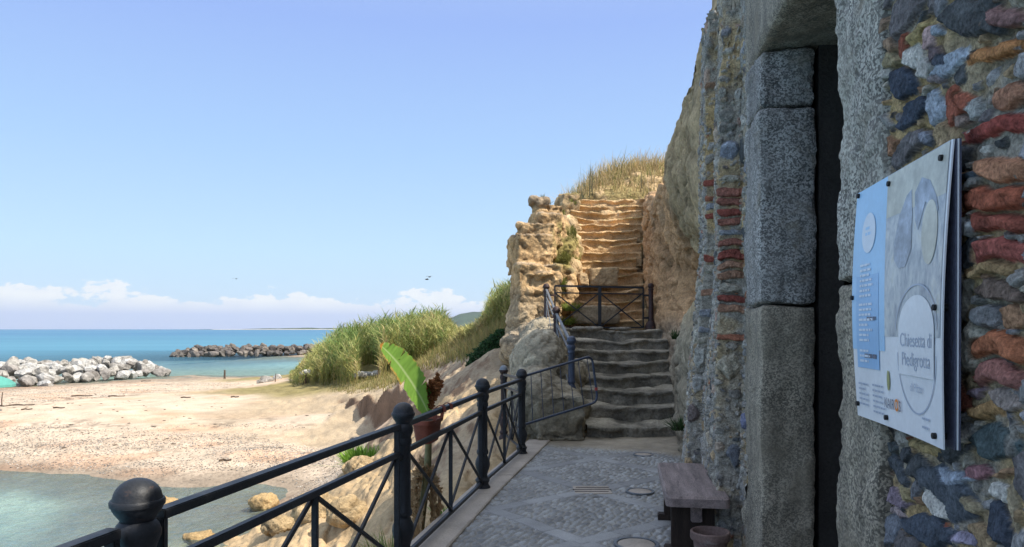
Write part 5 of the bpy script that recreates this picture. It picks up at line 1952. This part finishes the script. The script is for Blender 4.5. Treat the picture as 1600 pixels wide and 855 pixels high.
def loose(px, py, Y, r_, lab, name='fallen_block', seed=1, colr=(.52, .37, .21), rz=0, vox=.04, amp=.05, shape='box', cat='rock'):
    p = at(px, py, Y)
    V_, F_, N_ = blob([(p, r_, rz, shape)], vox)
    V_ = V_ + N_ * (rockdisp(V_, seed, 1.6, 4.)[0] * amp * .7 + fbm(V_ * 3 + seed, 4, 721) * amp + fbm(V_ * 9 + seed, 3, 731) * amp * .5)[:, None]
    c_ = np.array(colr) * (1 + .25 * fbm(V_ * 2.5 + seed, 4, 741))[:, None]
    o = mk(name, V_, F_, M['tuff'], col=np.clip(c_, .02, .9))
    return tag(o, lab, cat)


loose(940, 434, 18.7, (.36, .30, .23), 'squared block of ochre tuff lying on the upper steps behind the gate', seed=4, rz=.1)
loose(908, 437, 18.5, (.12, .16, .17), 'small pointed ochre rock left of the squared block behind the gate', seed=6, rz=.4)
loose(893, 428, 18.6, (.13, .2, .30), 'upright ochre rock at the left edge of the upper steps', seed=8, rz=.2, shape='ball')
loose(930, 492, 17.6, (.55, .25, .20), 'broad broken tuff slab at the foot of the upper steps, seen through the gate', seed=10, colr=(.42, .32, .21), rz=-.05)
# rocks standing in the shallows and on the shore
for (px, py, z, r_, lab, sd_) in ((412, 786, -3.12, (.42, .35, .24), 'square tan rock at the water edge, seen between the railing bars', 11), (312, 840, -3.22, (.36, .34, .16), 'low tan rock awash close to the nearest railing panel', 12),
                                  (262, 788, -3.26, (.42, .4, .16), 'half sunken tan rock beside the nearest railing ball', 13)):
    p = atz(px, py, z)
    loose(px, py, p[1], r_, lab, 'shore_rock', sd_, (.46, .32, .16), .3 * sd_, .045, .09, 'ball')
# ================================================================== vegetation
def blades(name, P, hgt, wid, azim, lean, bend, c0, c1, segs=3, kind=None, parent=None, mat='grass', world=False, zdir=None):
    """tapered bent strips; all arguments are arrays over blades"""
    n = len(P)
    t = np.linspace(0, 1, segs + 1)
    d = np.stack([np.cos(azim), np.sin(azim), np.zeros(n)], 1)
    sd_ = np.stack([-np.sin(azim), np.cos(azim), np.zeros(n)], 1)
    spin = rng.uniform(0, np.pi, n)
    sd_ = sd_ * np.cos(spin * .35)[:, None] + d * np.sin(spin * .35)[:, None]
    V_, C_ = [], []
    for k, tt in enumerate(t):
        out = lean * tt + bend * tt ** 2.2
        up_ = tt * np.sqrt(np.clip(1 - (lean * .6) ** 2, .2, 1)) - .45 * bend * tt ** 3
        c = P + d * (hgt * out)[:, None]
        c[:, 2] += hgt * up_
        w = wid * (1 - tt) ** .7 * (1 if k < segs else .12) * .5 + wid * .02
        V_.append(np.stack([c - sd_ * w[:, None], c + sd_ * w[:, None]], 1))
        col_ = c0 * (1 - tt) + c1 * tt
        C_.append(np.stack([col_, col_], 1))
    V_ = np.stack(V_, 1).reshape(n, -1, 3)
    C_ = np.stack(C_, 1).reshape(n, -1, 3)
    m_ = 2 * (segs + 1)
    q = np.array([(2 * k, 2 * k + 1, 2 * k + 3, 2 * k + 2) for k in range(segs)])
    F_ = (np.arange(n)[:, None, None] * m_ + q[None]).reshape(-1, 4)
    o = mk(name, V_.reshape(-1, 3), F_, M[mat], parent, True, col=np.clip(C_.reshape(-1, 3), 0, 1), world=world)
    if kind: tag(o, kind=kind)
    return o


def proj(X):
    return 800 + F * X[:, 0] / X[:, 1], HZ - F * (X[:, 2] - EYE) / X[:, 1]


def sample(n, x0, x1, y0, y1):
    Y = np.exp(rng.uniform(math.log(y0), math.log(y1), n))
    X = rng.uniform(x0, x1, n) * Y
    z, K = height(np.c_[X, Y])
    return np.c_[X, Y, z], K


# --- the giant reed bank: stems with arching leaves
S, K = sample(30000, -.30, .02, 24, 78)
px, py = proj(S)
front = np.interp(px, [440, 470, 520, 570, 600, 660, 700, 735, 760, 800], [604, 603, 603, 599, 590, 565, 545, 535, 522, 512])
topl = np.interp(px, [440, 452, 470, 500, 530, 560, 600, 640, 680, 698, 712, 735, 748, 757, 768, 785, 800], [598, 590, 570, 545, 522, 512, 505, 500, 490, 494, 512, 508, 502, 490, 462, 455, 452])
fz = fbm(np.c_[S[:, :2] * .35, S[:, 2] * 0], 3, 801)
ok = (py < front - 1 + 6 * fz) & (px > 440) & (px < 803)
ok &= ~((px > 560) & (px < 592) & (py > 572))
S, px, py, topl, fz = S[ok], px[ok], py[ok], topl[ok], fz[ok]
zt_ = EYE + (HZ - topl) / F * S[:, 1]
nearf = sstep(60, 25, np.interp(px, [440, 470, 520, 570, 600, 660, 700, 735, 760, 800], [604, 603, 603, 599, 590, 565, 545, 535, 522, 512]) - py + 30)
hh_ = np.clip(zt_ - S[:, 2] + .1, .35, 3.0) * rng.uniform(.5, 1.08, len(S))
hh_ *= 1 + .38 * fbm(np.c_[S[:, :2] * .5, S[:, 2] * 0 + 9], 4, 805)
right = sstep(690, 715, px) * sstep(775, 740, px)
hh_ *= (1 - .2 * right)
frontness = np.clip(1 - (front[ok] - py) / 16, 0, 1)
hh_ *= (1 - .55 * frontness * rng.random(len(S)))
keep_ = rng.random(len(S)) < sstep(436, 500, px) * .9 + .1
S, hh_, px, fz, frontness, right = S[keep_], hh_[keep_], px[keep_], fz[keep_], frontness[keep_], right[keep_]
sel = rng.permutation(len(S))[:9000]
S, hh_, px, fz, frontness, right = S[sel], hh_[sel], px[sel], fz[sel], frontness[sel], right[sel]
n = len(S)
ye = np.clip(.23 + .7 * fbm(np.c_[S[:, :2] * .55, S[:, 2] * 0 + 5], 4, 811) +   .35 * frontness + .2 * right + rng.normal(0, .18, n), 0, 1)[:, None]
green, yel, dry = np.array([.135, .215, .055]), np.array([.37, .345, .12]), np.array([.42, .32, .16])
cr_ = np.where(ye < .6, green + (yel - green) * (ye / .6), yel + (dry - yel) * ((ye - .6) / .4)) * rng.uniform(.75, 1.25, (n, 1))
az = rng.uniform(0, 2 * np.pi, n)
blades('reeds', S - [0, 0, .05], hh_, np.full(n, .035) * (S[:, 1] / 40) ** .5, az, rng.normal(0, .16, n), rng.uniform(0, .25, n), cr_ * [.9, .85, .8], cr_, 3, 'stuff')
L = 9
idx = np.repeat(np.arange(n), L)
fr_ = rng.uniform(.22, .98, len(idx)) ** .8
PL = S[idx] + np.c_[rng.normal(0, .05, (len(idx), 2)), hh_[idx] * fr_]
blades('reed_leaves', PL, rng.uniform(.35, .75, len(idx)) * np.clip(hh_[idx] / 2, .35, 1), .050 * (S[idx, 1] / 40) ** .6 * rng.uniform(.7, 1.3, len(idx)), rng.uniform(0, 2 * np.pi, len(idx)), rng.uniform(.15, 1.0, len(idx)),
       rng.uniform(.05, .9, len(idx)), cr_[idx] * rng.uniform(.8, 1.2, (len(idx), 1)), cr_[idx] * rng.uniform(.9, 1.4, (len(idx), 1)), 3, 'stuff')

# --- dry grass on the bank in front of the reeds
S, K = sample(60000, -.34, -.01, 18, 62)
px, py = proj(S)
f_up = np.interp(px, [400, 470, 520, 570, 600, 660, 700, 735, 760, 800], [600, 600, 600, 597, 588, 562, 542, 530, 518, 505])
f_dn = np.interp(px, [400, 450, 500, 540, 600, 640, 680, 720, 760, 790], [603, 608, 607, 616, 612, 592, 580, 568, 548, 535])
dn_w = f_dn + 7 * fbm(np.c_[S[:, :2] * .5, S[:, 2] * 0], 3, 821)
ok = (py > f_up - 4) & (py < dn_w) & (px > 425)
ok &= rng.random(len(S)) < sstep(0, 7, dn_w - py) * .85 + .1
S, px = S[ok][:16000], px[ok][:16000]
n = len(S)
c_ = np.array([.33, .265, .105]) * rng.uniform(.65, 1.25, (n, 1)) + rng.random((n, 1)) ** 3 * np.array([-.14, -.04, -.04])
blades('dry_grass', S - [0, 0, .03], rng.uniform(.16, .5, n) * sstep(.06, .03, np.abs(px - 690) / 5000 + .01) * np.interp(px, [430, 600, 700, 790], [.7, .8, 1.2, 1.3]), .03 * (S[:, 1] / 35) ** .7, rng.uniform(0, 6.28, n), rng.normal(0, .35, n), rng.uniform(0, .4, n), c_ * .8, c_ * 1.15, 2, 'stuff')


def mesh_points(o, n, fn):
    me = o.data
    V_ = np.empty(len(me.vertices) * 3); me.vertices.foreach_get('co', V_); V_ = V_.reshape(-1, 3)
    N_ = np.empty(len(me.vertices) * 3); me.vertices.foreach_get('normal', N_); N_ = N_.reshape(-1, 3)
    C_ = np.empty(len(me.vertices) * 4, np.float32); me.attributes['Col'].data.foreach_get('color', C_); C_ = C_.reshape(-1, 4)
    w = fn(V_, N_, C_)
    i = np.flatnonzero(w > rng.random(len(w)))
    i = rng.choice(i, n) if len(i) else i
    return V_[i] + rng.normal(0, .03, (len(i), 3)), N_[i]


hillo, pilo = bpy.data.objects['hill'], bpy.data.objects['rock_pillar']
# --- tall golden grass crowning the mound above the stairs
P, Nn = mesh_points(hillo, 7000, lambda V_, N_, C_: sstep(.35, .6, N_[:, 2]) * sstep(23.0, 23.6, V_[:, 1] + .3 * vnoise(V_ * 2, 4)) * (V_[:, 2] > 4.9))
n = len(P)
c_ = np.array([.50, .37, .18]) * rng.uniform(.65, 1.25, (n, 1))
g_ = (rng.random(n) < .18)[:, None]
c_ = np.where(g_, np.array([.20, .22, .06]), c_)
edge_ = sstep(23.0, 24.6, P[:, 1])
blades('mound_grass', P - [0, 0, .05], rng.uniform(.2, .85, n) * (.4 + .6 * edge_) * (1 + .5 * fbm(P * 1.1, 3, 840)), np.full(n, .022), rng.uniform(0, 6.28, n), rng.normal(0, .42, n), rng.uniform(0, .7, n), c_ * .75, c_ * 1.15, 3, 'stuff')
# dark dry stalks at its two ends
tl = []
for (px_0, px_1, Y, k_) in ((908, 932, 23.6, 16), (1000, 1024, 23.8, 18), (930, 1000, 24.4, 14)):
    for _ in range(k_):
        p = at(rng.uniform(px_0, px_1), 300, Y + rng.uniform(-.3, .6))
        tl.append((p[0], p[1], rng.uniform(5.5, 5.9)))
tl = np.array(tl); n = len(tl)
blades('dry_stalks', tl, rng.uniform(.7, 1.35, n), np.full(n, .022), rng.uniform(0, 6.28, n), rng.normal(0, .12, n), rng.uniform(0, .1, n), np.full((n, 3), .10) * [1, 1.1, .7], np.full((n, 3), .13) * [1.2, 1.1, .7], 3, 'stuff')

# --- short grass in patches on the ledges, the steps and the pillar
def greenish(V_, N_, C_):
    return sstep(.80, .90, C_[:, 1] / C_[:, 0]) * sstep(.0, .3, N_[:, 2]) * (V_[:, 2] > 2.0) * (V_[:, 0] > .75)


Pa, _ = mesh_points(hillo, 3500, greenish)
Pb, _ = mesh_points(pilo, 2600, greenish)
P = np.r_[Pa, Pb]
n = len(P)
c_ = np.array([.20, .20, .055]) * rng.uniform(.6, 1.35, (n, 1))
blades('ledge_grass', P, rng.uniform(.05, .16, n), np.full(n, .018), rng.uniform(0, 6.28, n), rng.normal(0, .5, n), rng.uniform(0, .5, n), c_ * .8, c_ * 1.2, 2, 'stuff')


def tuft(name, label, cat, p, n, h, w, c, spread, lean=.45, bend=.35, rad=.12, stem=None):
    t = thing(name, label, cat, tuple(p))
    a = rng.uniform(0, 6.28, n)
    r = rad * np.sqrt(rng.random(n))
    P = np.array(p) + np.stack([np.cos(a) * r, np.sin(a) * r, np.zeros(n)], 1)
    cc_ = np.array(c) * rng.uniform(.7, 1.3, (n, 1))
    blades('blades', P, rng.uniform(.45, 1, n) * h, np.full(n, w), a + rng.normal(0, .6, n), np.abs(rng.normal(0, lean, n)), rng.uniform(0, bend, n), cc_ * .75, cc_ * 1.15, 3, None, t, world=True)
    return t


def leafbush(name, label, cat, blobs, n, size, c, trunk=None):
    """crown of many small leaves gathered in clumps + a few stems"""
    base = np.array(blobs[0][0]); base = base - [0, 0, blobs[0][1][2]]
    t = thing(name, label, cat, tuple(base))
    V_, C_, F_ = [], [], []
    for (ctr, rad) in blobs:
        k = int(n * np.prod(rad) ** .67 / sum(np.prod(b[1]) ** .67 for b in blobs))
        d = rng.normal(size=(k, 3)); d /= np.linalg.norm(d, axis=1, keepdims=True)
        rr = rng.uniform(.45, 1.05, k) ** .6
        p = np.array(ctr) + d * rr[:, None] * np.array(rad) * (1 + .35 * vnoise(d * 2.3 + ctr[0], 5))[:, None]
        a = rng.normal(size=(k, 3)); a /= np.linalg.norm(a, axis=1, keepdims=True)
        a = a * .7 + d * .5
        b = np.cross(a, rng.normal(size=(k, 3))); b /= np.linalg.norm(b, axis=1, keepdims=True)
        s = size * rng.uniform(.6, 1.4, k)[:, None]
        q = np.stack([p - a * s, p + b * s * .45, p + a * s, p - b * s * .45], 1)
        i0 = sum(len(v) for v in V_)
        V_.append(q.reshape(-1, 3))
        F_ += (np.arange(k)[:, None] * 4 + np.arange(4) + i0).tolist()
        cl_ = np.array(c) * rng.uniform(.6, 1.4, (k, 1))
        C_.append(np.repeat(cl_, 4, 0))
    mk('crown', np.concatenate(V_), F_, M['grass'], t, True, col=np.concatenate(C_), world=True)
    sm = MB()
    for (ctr, rad) in blobs:
        for _ in range(3):
            e = np.array(ctr) + rng.normal(size=3) * np.array(rad) * .35
            sm.tube([base + rng.normal(size=3) * .04, (base + e) / 2 + rng.normal(size=3) * .04, e], [.016, .012, .005], 5)
    sm.build('stems', M['driftwood'], t, True, world=True)
    return t


def gz_(x, y):
    return float(height(np.array([[x, y]]))[0][0])


# dark shrub hugging the foot of the pillar
B_ = []
for (px_, py_, Y, r_) in ((762, 552, 20.5, .30), (748, 562, 20.8, .24), (774, 540, 20.0, .30), (784, 528, 19.8, .24), (738, 570, 21, .16), (765, 566, 20.3, .2)):
    B_.append((at(px_, py_, Y), (r_ * 1.2, r_, r_)))
leafbush('shrub', 'dark green shrub against the left foot of the tuff pillar', 'shrub', B_, 5200, .05, (.035, .085, .03))
# bright green plant below the railing
p = atz(568, 735, -2.3)
tuft('fleshy_plant', 'bright yellow-green plant on the slope seen under the top rail left of the second post', 'plant', (p[0], p[1], gz_(p[0], p[1]) - .03), 520, .75, .05, (.17, .30, .035), .4, .55, .3, .42)
for (px_, py_, Y, n_, h_, c_, lab) in ((705, 745, 8.6, 130, .35, (.14, .22, .05), 'small green tuft on the rocks beside the third railing post'), (655, 815, 6.9, 150, .42, (.17, .22, .06), 'green tuft growing by the withered banana leaves behind the railing'),
                                      (688, 800, 6.6, 170, .5, (.10, .16, .045), 'dark grassy tuft at the foot of the banana plant'), (585, 810, 8.6, 120, .45, (.30, .26, .10), 'dry yellow tuft on the rocks left of the second railing post'),
                                      (612, 838, 7.6, 120, .4, (.20, .24, .07), 'green and yellow tuft low beside the second railing post')):
    p = at(px_, py_, Y)
    g = gz_(p[0], p[1])
    tuft('grass_tuft', lab, 'grass tuft', (p[0], p[1], g - .04), n_, h_, .016, c_, .4, .4, .5, .14)
p = at(1092, 205, 9.3)
leafbush('cliff_plant', 'small green plant rooted high in the cliff beside the chapel wall', 'plant', [((p[0] - .05, p[1], p[2]), (.10, .16, .22)), ((p[0] - .02, p[1], p[2] - .2), (.08, .14, .14))], 500, .035, (.05, .10, .035))
for (px_, py_, Y, lab) in ((868, 440, 17.6, 'green tuft on the ledge above the end post of the stair railing'), (893, 478, 17.4, 'broad yellow-green tuft behind the left half of the gate'), (885, 500, 17.35, 'low yellow-green tuft at the left foot of the gate'), (893, 316, 22.2, 'small green tuft on the ledge at the top left of the upper steps')):
    p = at(px_, py_, Y)
    tuft('grass_tuft', lab, 'grass tuft', (p[0], p[1], p[2] - .12), 220, .26, .02, (.20, .25, .05), .4, .6, .5, .17)
for (px_, py_, Y, n_, h_, lab) in ((1066, 660, 9.3, 120, .22, 'dark green weeds at the foot of the cliff by the chapel corner'), (1062, 520, 11.2, 110, .2, 'green weeds on the rock shelf right of the lower steps')):
    p = at(px_, py_, Y)
    tuft('weeds', lab, 'weeds', (p[0], p[1], p[2] - .1), n_, h_, .018, (.05, .09, .03), .4, .6, .5, .12)

# ================================================================== breakwaters
def boulder_mesh(seed, c):
    r_ = np.random.default_rng(seed)
    bm = bmesh.new()
    bmesh.ops.create_icosphere(bm, subdivisions=4, radius=1)
    V_ = np.array([tuple(v.co) for v in bm.verts])
    F_ = [[v.index for v in f.verts] for f in bm.faces]
    bm.free()
    for _ in range(15):
        nrm = r_.normal(size=3); nrm /= np.linalg.norm(nrm)
        d = r_.uniform(.55, .85)
        V_ = V_ - np.clip(V_ @ nrm - d, 0, None)[:, None] * nrm
    V_ = V_ * [r_.uniform(.9, 1.25), r_.uniform(.75, 1.0), r_.uniform(.6, .85)]
    V_ = V_ * (1 + .07 * fbm(V_ * 3 + seed, 4, 901) + .03 * fbm(V_ * 9 + seed, 3, 905))[:, None]
    me = bpy.data.meshes.new('boulder')
    me.from_pydata(V_.tolist(), [], F_)
    me.polygons.foreach_set('use_smooth', np.ones(len(F_), bool))
    col_ = np.ones((len(V_), 4), np.float32)
    st_ = sstep(.0, .4, fbm(V_ * 1.7 + seed, 4, 911))[:, None]
    col_[:, :3] = np.array(c) * (1 - .35 * st_) * (1 + .2 * fbm(V_ * 5 + seed, 3, 921)[:, None])
    a = me.attributes.new('Col', 'FLOAT_COLOR', 'POINT')
    a.data.foreach_set('color', col_.ravel())
    me.materials.append(M['boulder'])
    try: me.set_sharp_from_angle(angle=R(32))
    except Exception: pass
    return me


def breakwater(meshes, P0, P1, width, rows, n_, crest, size, label, group, name, back):
    P0, P1 = np.array(P0), np.array(P1)
    d = (P1 - P0) / np.linalg.norm(P1 - P0)
    nrm = np.array([d[1], -d[0]])
    if np.dot(nrm, back) < 0: nrm = -nrm
    for j in range(rows):
        w = (j + .3) / rows
        prof = math.sin(math.pi * min(1, w * .9 + .06))
        for i in range(n_):
            s = (i + .5 + rng.uniform(-.35, .35) + .5 * (j % 2)) / n_
            p = P0 + (P1 - P0) * s + nrm * width * (w + rng.uniform(-.06, .06))
            taper = min(1, (1 - s) * 6 + .35, 1)
            r_ = size * rng.uniform(.65, 1.3)
            z = SEA + prof * crest * taper * rng.uniform(.75, 1.05) - r_ * .35 + .15
            o = bpy.data.objects.new(name, meshes[rng.integers(len(meshes))])
            COL.objects.link(o)
            o.location = (p[0], p[1], z)
            o.scale = (r_, r_, r_)
            o.rotation_euler = (rng.normal(0, .35), rng.normal(0, .35), rng.uniform(0, 6.28))
            tag(o, label, 'boulder', group)


pale = [boulder_mesh(40 + k, c) for k, c in enumerate([(.56, .54, .50), (.52, .49, .44), (.60, .58, .54), (.40, .37, .33), (.46, .43, .38), (.33, .30, .27), (.50, .47, .42)])]
dark = [boulder_mesh(60 + k, c) for k, c in enumerate([(.19, .165, .145), (.15, .135, .12), (.23, .20, .175), (.26, .225, .19), (.17, .15, .14)])]
breakwater(pale, (-44, 51.5), (-35.2, 77.5), 7.5, 7, 27, 1.85, .70, 'pale limestone boulder heaped in the near breakwater at the edge of the beach', 'pale boulders of the near breakwater', 'pale_boulder', np.array([-1, .4]))
breakwater(dark, (-26, 137), (-57, 124.5), 6.0, 4, 34, 1.75, .80, 'dark brown boulder heaped in the far breakwater beyond the lagoon', 'dark boulders of the far breakwater', 'dark_boulder', np.array([0, 1.0]))
for (px_, py_, z, s_, c_, lab) in ((415, 600, -2.7, .55, 3, 'grey rock on the sand at the left end of the reed bank, nearest the lagoon'), (432, 596, -2.6, .45, 0, 'pale rock on the sand behind the grey one at the end of the reed bank'), (404, 602, -2.72, .3, 5, 'small brown rock at the left of the grey rock by the reed bank'),
                                  (556, 668, -2.35, .22, 5, 'small brown stone on the beach below the cut bank'), (575, 678, -2.4, .3, 4, 'brown stone near the railing on the beach below the cut bank'), (72, 602, -3.1, .7, 2, 'white flat slab lying in front of the near breakwater')):
    p = atz(px_, py_, z)
    o = bpy.data.objects.new('beach_rock', pale[c_]); COL.objects.link(o)
    o.location = (p[0], p[1], gz_(p[0], p[1]) + s_ * .2); o.scale = (s_, s_, s_); o.rotation_euler = (.2, .1, px_)
    tag(o, lab, 'rock')

# ================================================================== small things on the beach
p = atz(-14, 641, -2.55)
gzz = gz_(p[0], p[1])
um = thing('beach_umbrella', 'teal beach umbrella at the left edge of the beach', 'umbrella', (p[0], p[1], gzz))
MB().tube([(0, 0, 0), (0, 0, 1.75)], .02, 8).build('pole', M['steel'], um, True)
cv = [(0, 0, 1.86)]
cvf = []
for j, (r_, z_) in enumerate(((.45, 1.78), (.85, 1.6), (1.08, 1.38), (1.09, 1.26))):
    for k in range(16):
        a = 2 * math.pi * k / 16
        q = r_ * (1 if k % 2 == 0 else .95)
        cv.append((q * math.cos(a), q * math.sin(a), z_ - .0 * (k % 2)))
for k in range(16):
    cvf.append((0, 1 + k, 1 + (k + 1) % 16))
    for j in range(3):
        a, b_ = 1 + j * 16 + k, 1 + j * 16 + (k + 1) % 16
        cvf.append((a, a + 16, b_ + 16, b_))
MB().add(cv, cvf).build('canopy', M['teal'], um)


def stick(px_, py_, z, pts, r_, name, lab, cat, mat='driftwood', group=None):
    p = atz(px_, py_, z)
    g = gz_(p[0], p[1])
    mb_ = MB().tube([np.array(q, float) for q in pts], [r_ * (1 - .5 * i / len(pts)) for i in range(len(pts))], 7)
    o = mb_.build(name, M[mat], None, True, noise=r_ * .4, nscale=4)
    o.location = (p[0], p[1], g)
    return tag(o, lab, cat, group)


stick(351, 591, -3.0, [(0, 0, -.2), (.01, 0, .4), (0, 0, .80)], .10, 'mooring_stake', 'dark wooden stake standing in the sand by the lagoon', 'stake')
stick(590, 594, -1.35, [(0, 0, -.2), (.03, 0, .6), (.02, 0, 1.15)], .035, 'thin_pole', 'thin grey pole in front of the hollow in the reeds', 'pole')
stick(430, 600, -2.5, [(0, 0, -.2), (.02, 0, .4), (.05, 0, .62)], .04, 'thin_pole', 'short thin stake at the left tip of the reed bank', 'stake')
for (px_, py_, ln_, an, lab) in ((128, 616, 1.3, .1, 'dark driftwood stick lying on the pale sand in front of the breakwater'), (34, 632, 1.4, .05, 'long driftwood branch lying on the sand at the far left'), (4, 634, 1.0, .9, 'forked driftwood at the left edge of the photo'), (182, 618, 1.1, -.05, 'low driftwood stick on the wrack line right of the dark one'),
                                 (42, 642, .5, .4, 'short piece of driftwood below the long branch at the far left'), (92, 641, .7, -.2, 'small driftwood twig on open sand at the left'), (228, 588, .9, .0, 'dark clump of driftwood on the sand at the end of the breakwater'), (367, 629, .45, .2, 'small dark wood chip in the middle of the beach'),
                                 (290, 627, .6, 0, 'thin dark twig on the sand below the stake'), (352, 706, .4, .3, 'small dark stick on the lower shingle behind the nearest rail')):
    stick(px_, py_, -2.6, [(-ln_ / 2 * math.cos(an), -ln_ / 2 * math.sin(an), .02), (-ln_ * .2, .06, .05), (ln_ * .1, .0, .03), (ln_ / 2 * math.cos(an), ln_ / 2 * math.sin(an), .05)], .042, 'driftwood', lab, 'driftwood')
stick(3, 628, -2.5, [(0, 0, -.1), (.0, 0, .35), (.03, 0, .75)], .035, 'beach_stick', 'upright stick planted in the sand at the left edge of the beach', 'stick')
# pale sack thrown over a dark stump
p = atz(476, 603, -2.15)
g = gz_(p[0], p[1])
sk = thing('sack_on_stump', 'pale sack thrown over a dark stump in the grass at the left of the reeds', 'sack', (p[0], p[1], g))
MB().tube([(0, 0, -.1), (0, 0, .4), (.05, 0, .75)], [.26, .24, .16], 9).build('stump', M['driftwood'], sk, True, noise=.05, nscale=3)
V_, F_, N_ = blob([((.12, 0, .82), (.34, .26, .16)), ((-.16, 0, .70), (.16, .22, .22)), ((.34, 0, .70), (.16, .2, .12))], .05)
mk('sack', V_ + N_ * (fbm(V_ * 5, 3, 931) * .06)[:, None], F_, M['ivory'], sk)
# red bucket on a stake in the dry grass
p = at(700, 552, 36)
g = gz_(p[0], p[1])
rb_ = thing('red_bucket', 'small red bucket upturned on a stake in the dry grass', 'bucket', (p[0], p[1], g))
hb = max(.25, p[2] - g)
MB().tube([(0, 0, -.1), (0, 0, hb)], .03, 7).build('stake', M['driftwood'], rb_, True)
MB().lathe([(.20, 0), (.21, .02), (.16, .36), (.14, .37)], 18, (0, 0, hb - .1)).build('bucket', M['red'], rb_, True)
# pale rubbish in the hollow of the reeds
p = atz(577, 590, -1.35)
g = gz_(p[0], p[1])
V_, F_, N_ = blob([((p[0] + rng.normal(0, .45), p[1] + rng.normal(0, .4), g + .08 + .1 * rng.random()), (rng.uniform(.1, .3), rng.uniform(.1, .25), rng.uniform(.08, .2)), rng.random() * 3, 'box') for _ in range(16)], .05)
tag(mk('debris_heap', V_ + N_ * (fbm(V_ * 6, 3, 941) * .05)[:, None], F_, M['litter']), 'pale heap of litter and broken stone in the hollow of the reeds', 'debris')
# gulls far out over the sea
for (px_, py_, Y, lab) in ((671, 433, 95, 'gull flying above the reeds, upper of the close pair'), (667, 437, 96, 'gull flying above the reeds, lower of the close pair'), (369, 436, 110, 'gull flying alone low over the sea')):
    p = at(px_, py_, Y)
    gl_ = thing('gull', lab, 'gull', tuple(p), rng.uniform(0, 6))
    MB().tube([(-.22, 0, 0), (-.1, 0, .02), (.08, 0, .02), (.2, 0, .03), (.27, 0, .02)], [.02, .06, .07, .045, .01], 8).build('body', M['feather'], gl_, True)
    w = MB()
    for s_ in (-1, 1):
        w.add([(-.06, 0, .05), (.10, 0, .05), (.09, s_ * .28, .14), (-.04, s_ * .28, .14), (-.02, s_ * .62, .06), (-.10, s_ * .60, .06)], [(0, 1, 2, 3), (3, 2, 4, 5)])
    w.build('wings', M['feather'], gl_)

# shingle and weed scraps strewn over the beach
def scatter(name, n, zr, size, pal, flat, xr=(-.80, -.10)):
    S_, K_ = sample(n * 6, xr[0], xr[1], 18, 60)
    px_, py_ = proj(S_)
    w_ = (K_[:, SAND] > .5) & (S_[:, 2] > zr[0]) & (S_[:, 2] < zr[1]) & (fbm(np.c_[S_[:, :2] * [.25, .6], S_[:, 2] * 0], 3, 951) > rng.uniform(-.5, .5, len(S_)))
    S_ = S_[w_][:n]
    k = len(S_)
    o6 = np.array([(1, 0, 0), (-1, 0, 0), (0, 1, 0), (0, -1, 0), (0, 0, 1), (0, 0, -1)], float)
    sc_ = size * rng.uniform(.5, 1.6, k)[:, None, None] * np.stack([rng.uniform(.7, 1.4, k), rng.uniform(.6, 1.1, k), rng.uniform(.6, 1, k) * flat], 1)[:, None, :]
    V_ = o6[None] * sc_ + rng.normal(0, .18, (k, 6, 3)) * sc_
    a_ = rng.uniform(0, 6.28, k)
    x_ = V_[..., 0] * np.cos(a_)[:, None] - V_[..., 1] * np.sin(a_)[:, None]
    y_ = V_[..., 0] * np.sin(a_)[:, None] + V_[..., 1] * np.cos(a_)[:, None]
    V_ = np.stack([x_, y_, V_[..., 2]], -1) + S_[:, None, :] + [0, 0, .01]
    f8 = np.array([(0, 2, 4), (2, 1, 4), (1, 3, 4), (3, 0, 4), (2, 0, 5), (1, 2, 5), (3, 1, 5), (0, 3, 5)])
    F_ = (np.arange(k)[:, None, None] * 6 + f8[None]).reshape(-1, 3)
    c_ = np.array(pal)[rng.integers(len(pal), size=k)] * rng.uniform(.7, 1.25, (k, 1))
    tag(mk(name, V_.reshape(-1, 3), F_, M['boulder'], None, False, col=np.repeat(c_, 6, 0)), kind='stuff')


scatter('shingle', 16000, (-3.16, -2.66), .024, [(.46, .42, .37), (.36, .33, .29), (.56, .52, .46), (.28, .26, .23), (.48, .38, .30)], .6)
scatter('weed_scraps', 160, (-2.85, -2.3), .07, [(.10, .075, .05), (.16, .12, .08), (.07, .055, .04)], .25)

for k_, (x_, y_, r_, lab) in enumerate(((-3.5, 13.4, (.5, .42, .32), 'large tan rock low on the slope seen through the middle of the nearest railing panel'), (-2.75, 12.4, (.38, .32, .26), 'tan rock high on the slope just left of the second railing post'),
                                       (-4.6, 14.6, (.34, .4, .2), 'flat tan rock by the water below the nearest railing panel'), (-3.3, 16.2, (.42, .36, .26), 'rounded tan rock on the slope above the big one, below the bright green plant'))):
    zz_ = gz_(x_, y_) + r_[2] * .25
    V_, F_, N_ = blob([((x_, y_, zz_), r_, k_ * .8)], .04)
    rd_, ck_, tn_ = rockdisp(V_, 60 + k_, 1.5, 4.)
    V_ = V_ + N_ * (rd_ * .075 + fbm(V_ * 8, 3, 961) * .03)[:, None]
    tag(mk('slope_rock', V_, F_, M['tuff'], col=np.clip(np.array([.50, .365, .205]) * ((1 + tn_) * (1 - .4 * ck_))[:, None], .02, .9)), lab, 'rock')
